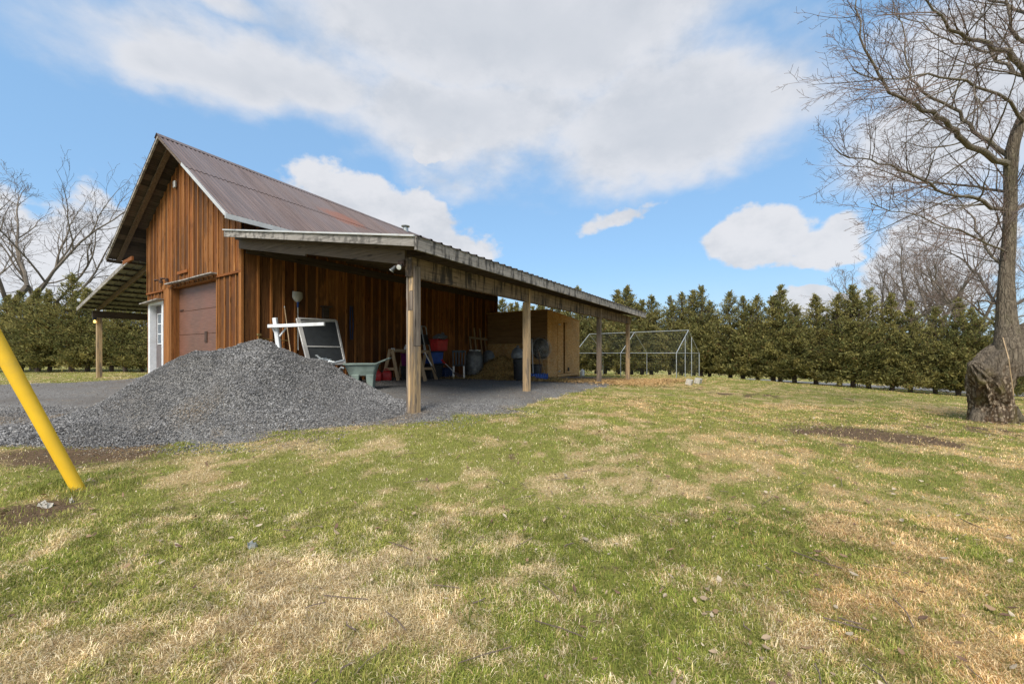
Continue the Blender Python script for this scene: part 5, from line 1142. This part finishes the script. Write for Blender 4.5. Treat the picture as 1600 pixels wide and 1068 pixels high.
# --- the big old tree at the right edge: leaning butt, stub and upright stem
TY = 8.3
def T(px, py, Y=TY): return Vector(((px - 800) / F * Y, Y, zpx(py, Y)))
tb_ = at_px(1553, TY); big = thing('old_tree', 'big bare old tree with a thick leaning butt and one upright stem, right edge', 'tree', tb_)
def L_(pts): return [p - tb_ for p in pts]
def gnarl(mb, pts, rad, n=22, seed=0, amp=.12, fr=3.0):
    """a limb with ridged, lumpy bark"""
    o = len(mb.v); mb.tube(pts, rad, n, .5); k = len(pts)
    for i in range(k):
        c = Vector(pts[i])
        for j in range(n):
            v = Vector(mb.v[o + i * n + j]); dlt = v - c; q_ = j / n * 6.2832
            f_ = 1 + amp * (1.3 * float(fbm(np.array([fr * math.cos(q_) + i * .23 + seed]), np.array([fr * math.sin(q_) + seed * 3 + i * .11]), 5, 3)[0] - .5) * 2) + amp * .35 * math.sin(q_ * 7 + i * .2 + seed) + (amp * .22 * math.sin(q_ * 19 + 1.7 * math.sin(i * .35 + q_ * 2)) if n > 30 else 0)
            mb.v[o + i * n + j] = tuple(c + dlt * f_)
def densify(pts, rad, m=5):
    P_, R_ = [], []
    for i in range(len(pts) - 1):
        p0, p1, p2, p3 = pts[max(i - 1, 0)], pts[i], pts[i + 1], pts[min(i + 2, len(pts) - 1)]
        for k in range(m):
            t = k / m; P_.append(.5 * ((2 * p1) + (p2 - p0) * t + (2 * p0 - 5 * p1 + 4 * p2 - p3) * t * t + (3 * p1 - p0 - 3 * p2 + p3) * t ** 3)); R_.append(rad[i] * (1 - t) + rad[i + 1] * t)
    return P_ + [pts[-1]], R_ + [rad[-1]]
q = MB((0, 0, 0), 300)
pp_, rr_b = densify(L_([T(1550, 672), T(1549, 650), T(1547, 622), T(1547, 597), T(1558, 571), T(1588, 549, 8.25), T(1626, 524, 8.1), T(1680, 490, 7.9), T(1760, 440, 7.7)]), [.37, .30, .295, .32, .35, .335, .32, .30, .28], 6)
gnarl(q, pp_, rr_b, 64, 1, .15, 4.5); q.build('trunk', M['butt'], big, smooth=True)
q = MB((0, 0, 0), 301)
pp_, rr_b = densify(L_([T(1549, 625, 8.22), T(1545, 606, 8.16), T(1536, 588, 8.12), T(1527, 576, 8.12), T(1519, 567, 8.12), T(1517, 565, 8.12)]), [.22, .215, .185, .14, .075, .01], 6)
gnarl(q, pp_, rr_b, 40, 4, .30, 5.0); q.build('broken_stub', M['butt'], big, smooth=True)
STEM = [T(1590, 585, 8.12), T(1578, 548, 8.18), T(1573, 508, 8.28), T(1572, 440, 8.36), T(1577, 370, 8.42), T(1579, 310, 8.45), T(1579, 262, 8.45), T(1584, 222, 8.4), T(1597, 188, 8.35), T(1618, 150, 8.3), T(1640, 90, 8.2), T(1650, 20, 8.2), T(1665, -70, 8.1), T(1660, -200, 8.0)]
SR = [.30, .245, .165, .118, .102, .098, .104, .092, .086, .08, .076, .07, .06, .04]
q = MB((0, 0, 0), 302); sp_, sr_ = densify(L_(STEM), SR, 5); gnarl(q, sp_, sr_, 18, 7, .09); q.build('stem', M['bark'], big, smooth=True)
PB = dict(seg=7, wander=.06, up=[.16, .14, .12, .1], rmin=.0026, thick=.014, tip=.3, n=[13, 7, 4], lev=3, ang=(24, 58), len=[.42, .45, .5], lmin=.10, rl=.0095, flat=.1, bias=Vector((-.42, -.05, .0)))
rng = random.Random(21)
LIMBS = [([(1574, 256, 8.45), (1545, 243, 8.2), (1505, 220, 7.9), (1487, 198, 7.7), (1465, 180, 7.5), (1440, 171, 7.3), (1405, 150, 7.1), (1375, 115, 7.0), (1345, 60, 6.9), (1335, -10, 6.8)], .075),
         ([(1575, 243, 8.5), (1545, 222, 8.6), (1515, 195, 8.7), (1490, 168, 8.7), (1440, 143, 8.8), (1420, 110, 8.9), (1412, 60, 9.0), (1400, 0, 9.0)], .058),
         ([(1572, 329, 8.45), (1545, 318, 8.3), (1515, 307, 8.1), (1480, 302, 7.9), (1440, 278, 7.6), (1395, 258, 7.4), (1345, 250, 7.2), (1300, 238, 7.0)], .050),
         ([(1578, 300, 8.5), (1540, 296, 8.9), (1490, 290, 9.3), (1430, 285, 9.6), (1370, 265, 9.8), (1310, 255, 10.0)], .040),
         ([(1618, 150, 8.3), (1598, 108, 8.1), (1572, 80, 7.9), (1530, 64, 7.7), (1500, 55, 7.5), (1478, 34, 7.3), (1450, 5, 7.2), (1420, -50, 7.0)], .07),
         ([(1640, 120, 8.2), (1595, 118, 8.6), (1560, 95, 8.8), (1520, 72, 9.0), (1480, 65, 9.2), (1440, 40, 9.4), (1380, 20, 9.6)], .050),
         ([(1645, 90, 8.2), (1590, 60, 8.0), (1578, 10, 7.9), (1568, -60, 7.8)], .055),
         ([(1582, 440, 8.4), (1560, 410, 8.5), (1540, 385, 8.6), (1520, 345, 8.8), (1500, 320, 9.0), (1480, 280, 9.2)], .042),
         ([(1565, 478, 8.4), (1540, 470, 8.5), (1510, 472, 8.7), (1470, 478, 8.9), (1435, 480, 9.1)], .030),
         ([(1563, 480, 8.4), (1548, 462, 8.6), (1528, 430, 8.9), (1500, 404, 9.2), (1470, 390, 9.5), (1430, 370, 9.7)], .040),
         ([(1650, 60, 8.2), (1600, 20, 8.7), (1550, 0, 9.0), (1490, -30, 9.3), (1430, -40, 9.6)], .05),
         ([(1580, 330, 8.5), (1605, 318, 8.7), (1650, 300, 9.0), (1720, 270, 9.3)], .05),
         ([(1600, 190, 8.3), (1560, 150, 7.7), (1510, 128, 7.2), (1450, 118, 6.8), (1390, 122, 6.5), (1330, 110, 6.3)], .038),
         ([(1576, 395, 8.4), (1530, 372, 7.9), (1480, 352, 7.5), (1420, 330, 7.1), (1360, 322, 6.9)], .026)]
tw_all = MB((0, 0, 0), 303)
for k, (pl, r0) in enumerate(LIMBS):
    pts, rs = densify(L_([T(*p) for p in pl]), [max(.008, .80 * r0 * (1 - .86 * i / (len(pl) - 1))) for i in range(len(pl))], 3)
    for i in range(2, len(pts)): pts[i] = pts[i] + Vector((rng.gauss(0, .018), rng.gauss(0, .03), rng.gauss(0, .018)))
    q = MB((0, 0, 0), 310 + k); q.tube(pts, rs, 9, .5); Lt = sum((pts[i + 1] - pts[i]).length for i in range(len(pts) - 1))
    P2 = dict(PB); P2['n'] = [int(6 + Lt * 4.6), 7, 4]; P2['len'] = [min(.5, 1.6 / Lt), .42, .45]
    branch_off(q, tw_all, pts, rs, Lt, 0, rng, P2, .12); q.build('limb', M['bark_limb'], big, smooth=True)
P2 = dict(PB); P2['n'] = [40, 8, 4]; P2['len'] = [.2, .5, .5]
branch_off(tw_all, tw_all, sp_[12:], sr_[12:], 7.0, 0, rng, P2, .05)
tw_all.build('twigs', M['twig'], big)
# roots and hole under the butt
q = MB((0, 0, 0), 330)
for (x0, x1, y1) in ((1575, 1600, 662), (1535, 1516, 662), (1560, 1570, 672)): pp_, rr_b = densify(L_([T(x0, 640), T((x0 + x1) / 2, 654), T(x1, y1 + 4)]), [.16, .12, .03], 4); q.tube(pp_, rr_b, 10, .5)
q.build('roots', M['bark'], big, smooth=True)
q = MB((0, 0, 0), 331); q.tube(L_([T(1567, 527, 8.0), T(1576, 560, 7.8), T(1584, 618, 7.85)]), .008, 6); fb_ = q.build('stripped_branch', M['rawwood'], big)
# --- bare trees standing beyond the hedges
def bare_tree(px, Y, h, label, seed, r0=.16, lean=(0, 0), spread=1.0, group='bare trees beyond the cedar hedges', forks=4):
    rng = random.Random(seed); v = at_px(px, Y); o = thing('bare_tree', label, 'tree', v, 0, group)
    tr_, tw2 = MB((0, 0, 0), seed), MB((0, 0, 0), seed + 1)
    hz_ = h * .34; pts = [Vector((0, 0, -.2))]; rs = [r0]
    for i in range(6):
        t = (i + 1) / 6; pts.append(Vector((lean[0] * t + rng.gauss(0, .06), lean[1] * t + rng.gauss(0, .06), hz_ * t))); rs.append(r0 * (1 - .3 * t))
    tr_.tube(pts, rs, 9, .5, cap=False); tr_.build('trunk', M['bark_far'], o, smooth=True)
    br = MB((0, 0, 0), seed + 2); PF = dict(seg=7, wander=.15, up=[.35, .4, .3, .2], rmin=.006, thick=.022, tip=.10, n=[10, 7, 5], lev=3, ang=(22, 52), len=[.5, .5, .5], lmin=.25, rl=.014)
    for k in range(forks):
        th = k / forks * 6.28 + rng.uniform(-.4, .4); d_ = Vector((math.cos(th) * .62 * spread + lean[0] * .12, math.sin(th) * .62 * spread, 1)); i = rng.choice((4, 5, 6)); grow(br, tw2, pts[i], d_, h * .62 * rng.uniform(.8, 1.1), rs[i] * .66, 0, rng, PF)
    br.build('limbs', M['bark_far'], o, smooth=True); tw2.build('twigs', M['twig_far'], o)
    return o
bare_tree(-20, 22, 14.0, 'tall bare tree whose trunk leans right, at the left edge behind the hedge', 401, .20, (2.0, 0), 1.1)
bare_tree(50, 24, 12.0, 'pale bare tree with forked limbs seen between the left edge and the barn', 407, .17, (1.6, 0), .9)
bare_tree(-80, 30, 13.0, 'wide bare tree half outside the left edge of the view', 413, .2, (.5, 0), 1.2)
bare_tree(185, 32, 6.8, 'small thin bare tree just left of the barn roof', 419, .12, (.3, 0), 1.0)
bare_tree(1385, 27, 9.6, 'bare grey tree behind the right hedge, farthest left of its clump', 431, .20, (-.2, 0), 1.15, forks=5)
bare_tree(1450, 25, 10.2, 'bare grey tree in the middle of the clump behind the right hedge', 437, .22, (.2, 0), 1.05, forks=5)
bare_tree(1515, 24, 10.0, 'bare grey tree right of the clump, just left of the old upright stem', 443, .22, (.1, 0), 1.0, forks=5)
bare_tree(1420, 31, 10.5, 'slender bare tree standing far back in the right clump, between two nearer ones', 467, .15, (.3, 0), .9, forks=5)
bare_tree(1485, 29, 10.8, 'slender bare tree just left of the clump tree nearest the upright stem', 473, .15, (-.3, 0), .9, forks=5)
bare_tree(1590, 26, 9.5, 'bare grey tree partly hidden behind the old leaning tree', 449, .22, (.1, 0), 1.1)
bare_tree(1315, 29, 5.2, 'short brushy bare tree poking above the middle of the right hedge', 455, .10, (-.8, 0), 1.2)
bare_tree(800, 36, 6.5, 'bare tree seen in the gap between the barn and the chipboard shed roof', 461, .16, (0, 0), 1.0)
# --- cedars of the two hedges
def cedar_mesh(seed, dens=1.0):
    """trunk mesh and foliage mesh of a 4 m cedar; foliage is small upright sprays on rising branches"""
    rs_ = np.random.RandomState(seed); rng = random.Random(seed); H = 4.0
    tk = MB((0, 0, 0), seed); pts = [Vector((0, 0, -.15))]
    for i in range(8): pts.append(Vector((rng.gauss(0, .03), rng.gauss(0, .03), H * (i + 1) / 8)))
    tk.tube(pts, [.075 * (1 - .88 * i / 8) for i in range(9)], 7, .5, cap=False)
    two = rng.random() < .45
    if two: tk.tube([Vector((0, 0, .3)), Vector((.22, .05, 1.0)), Vector((.3, .06, 2.2)), Vector((.36, .05, H * .86))], [.05, .045, .03, .008], 6, .5, cap=False)
    C, A, S, W = [], [], [], []
    nb = 380
    for k in range(nb):
        t = (k + rng.random()) / nb; z = .22 + (H - .24) * t ** .92
        ln = (.86 * min(1, 1.5 * (1 - t)) ** 1.15 + .06) * rng.uniform(.45, 1.15) * (1 if t > .1 else .9 + t)
        if t > .5 and rng.random() < .42: continue
        th = rng.uniform(0, 6.283); up = rng.uniform(.05, .55) + .6 * t
        dirv = np.array([math.cos(th), math.sin(th), up]); base = np.array([0, 0, z]) if not (two and rng.random() < .4 and z > .8) else np.array([.3, .05, z * .92])
        e = base + dirv * ln; tk.tube([Vector(base), Vector(base + dirv * ln * .5 + [0, 0, -.04]), Vector(e)], [.012, .008, .003], 3, .5, cap=False)
        m = int((46 * (1 - t) + 16) * dens * rng.uniform(.5, 1.4))
        u = rs_.uniform(.22, 1.06, m)[:, None]; pos = base + dirv * ln * u + rs_.normal(0, 1, (m, 3)) * (.022 + .050 * (1 - t)) * np.array([1, 1, 1.2])
        C.append(pos); ad = dirv * .6 + rs_.normal(0, .45, (m, 3)) + [0, 0, .5]; A.append(ad / np.linalg.norm(ad, axis=1)[:, None]); S.append(rs_.uniform(.045, .095, m) * (.8 + .4 * (1 - t)))
        tone = rng.random(); W.append(np.full(m, tone) + rs_.normal(0, .18, m))
    C, A, S, W = np.concatenate(C), np.concatenate(A), np.concatenate(S), np.concatenate(W); n = len(C)
    sd_ = np.cross(A, rs_.normal(size=(n, 3))); sd_ /= np.linalg.norm(sd_, axis=1)[:, None]; nn_ = np.cross(A, sd_)
    pr = [(-.35, 0, 0), (.1, .20, .05), (.6, .13, .0), (.95, .0, -.06), (.5, -.15, .03), (.05, -.18, .05)]
    V_ = np.stack([C + A * (S * a)[:, None] + sd_ * (S * b)[:, None] + nn_ * (S * c)[:, None] for a, b, c in pr], 1)
    W = np.clip(W, 0, 1)[:, None]; col = np.array([.115, .128, .046]) * (1 - W) + np.array([.38, .33, .115]) * W; br_ = rs_.uniform(size=n) < .04; col[br_] = np.array([.16, .095, .035]) * rs_.uniform(.7, 1.2, (br_.sum(), 1))
    col *= rs_.uniform(.75, 1.25, (n, 1))
    return tk, V_.reshape(-1, 3), n, np.repeat(col, 6, 0)
protos = []
for s in range(6):
    tk, V_, n, col = cedar_mesh(500 + s, 1.0 + .12 * (s % 3))
    o = thing('cedar', 'cedar', 'cedar tree', (0, 0, 0), 0, 'cedar hedge'); tk.build('trunk', M['cedar_bark'], o)
    f = (np.arange(n) * 6)[:, None] + np.arange(6)[None]; fast_mesh('crown', V_, f, np.full(n, 6), M['leaf'], o, col); protos.append([o, list(o.children), False])
def place_cedar(x, y, h, rot, label, k, group, fat=1.0):
    o, ch, used = protos[k]
    if used:
        r_ = o.copy(); COL.objects.link(r_)
        for c in ch:
            d_ = c.copy(); COL.objects.link(d_); d_.parent = r_
        o = r_
    else: protos[k][2] = True
    s = h / 4.0; o.location = (x, y, tz(x, y)); o.rotation_euler = (0, 0, rot); o.scale = (s * fat, s * fat, s); o['label'] = label; o['group'] = group
rng = random.Random(77)
ORD = ['nearest', 'second', 'third', 'fourth', 'fifth', 'sixth', 'seventh', 'eighth', 'ninth', 'tenth', 'eleventh', 'twelfth', 'thirteenth', 'fourteenth', 'fifteenth', 'sixteenth', 'seventeenth', 'eighteenth', 'nineteenth', 'twentieth',
       'twenty-first', 'twenty-second', 'twenty-third', 'twenty-fourth', 'twenty-fifth', 'twenty-sixth', 'twenty-seventh', 'twenty-eighth', 'twenty-ninth', 'thirtieth', 'thirty-first', 'thirty-second', 'thirty-third', 'thirty-fourth', 'thirty-fifth', 'thirty-sixth', 'thirty-seventh', 'thirty-eighth', 'thirty-ninth', 'fortieth']
nR = 40
for i in range(nR):
    t = 1.10 - i * (2.55 / (nR - 1)) + rng.uniform(-.02, .02); x = 10.65 + 7.85 * t; y = 22 - 5.6 * t + rng.uniform(-.2, .2)
    base = tz(x, y); top = rng.uniform(74, 106) / F * y if t < .9 else rng.uniform(66, 86) / F * y
    if t < -.8: top = rng.uniform(72, 88) / F * y
    h = (top - base); fat = rng.uniform(1.15, 1.55)
    px_ = 800 + F * x / y
    lab = 'cedar in the right hedge, %s leftward from the old leaning tree' % ORD[i] if i else 'cedar in the right hedge, nearest to the old leaning tree'
    place_cedar(x, y, h, rng.uniform(0, 6.28), lab, rng.randrange(6), 'cedars of the right hedge', fat)
for i in range(13):
    x = -18.6 - i * .92 + rng.uniform(-.15, .15); y = 21 + rng.uniform(-.25, .25); h = rng.uniform(85, 125) / F * y - tz(x, y) if i > 3 else rng.uniform(75, 100) / F * y - tz(x, y)
    lab = 'cedar in the left hedge, %s leftward from the barn' % ORD[i] if i else 'cedar in the left hedge, nearest to the barn'
    place_cedar(x, y, h, rng.uniform(0, 6.28), lab, rng.randrange(6), 'cedars of the left hedge', rng.uniform(1.1, 1.45))
for o, ch, used in protos:
    if not used:
        for c in ch: bpy.data.objects.remove(c)
        bpy.data.objects.remove(o)
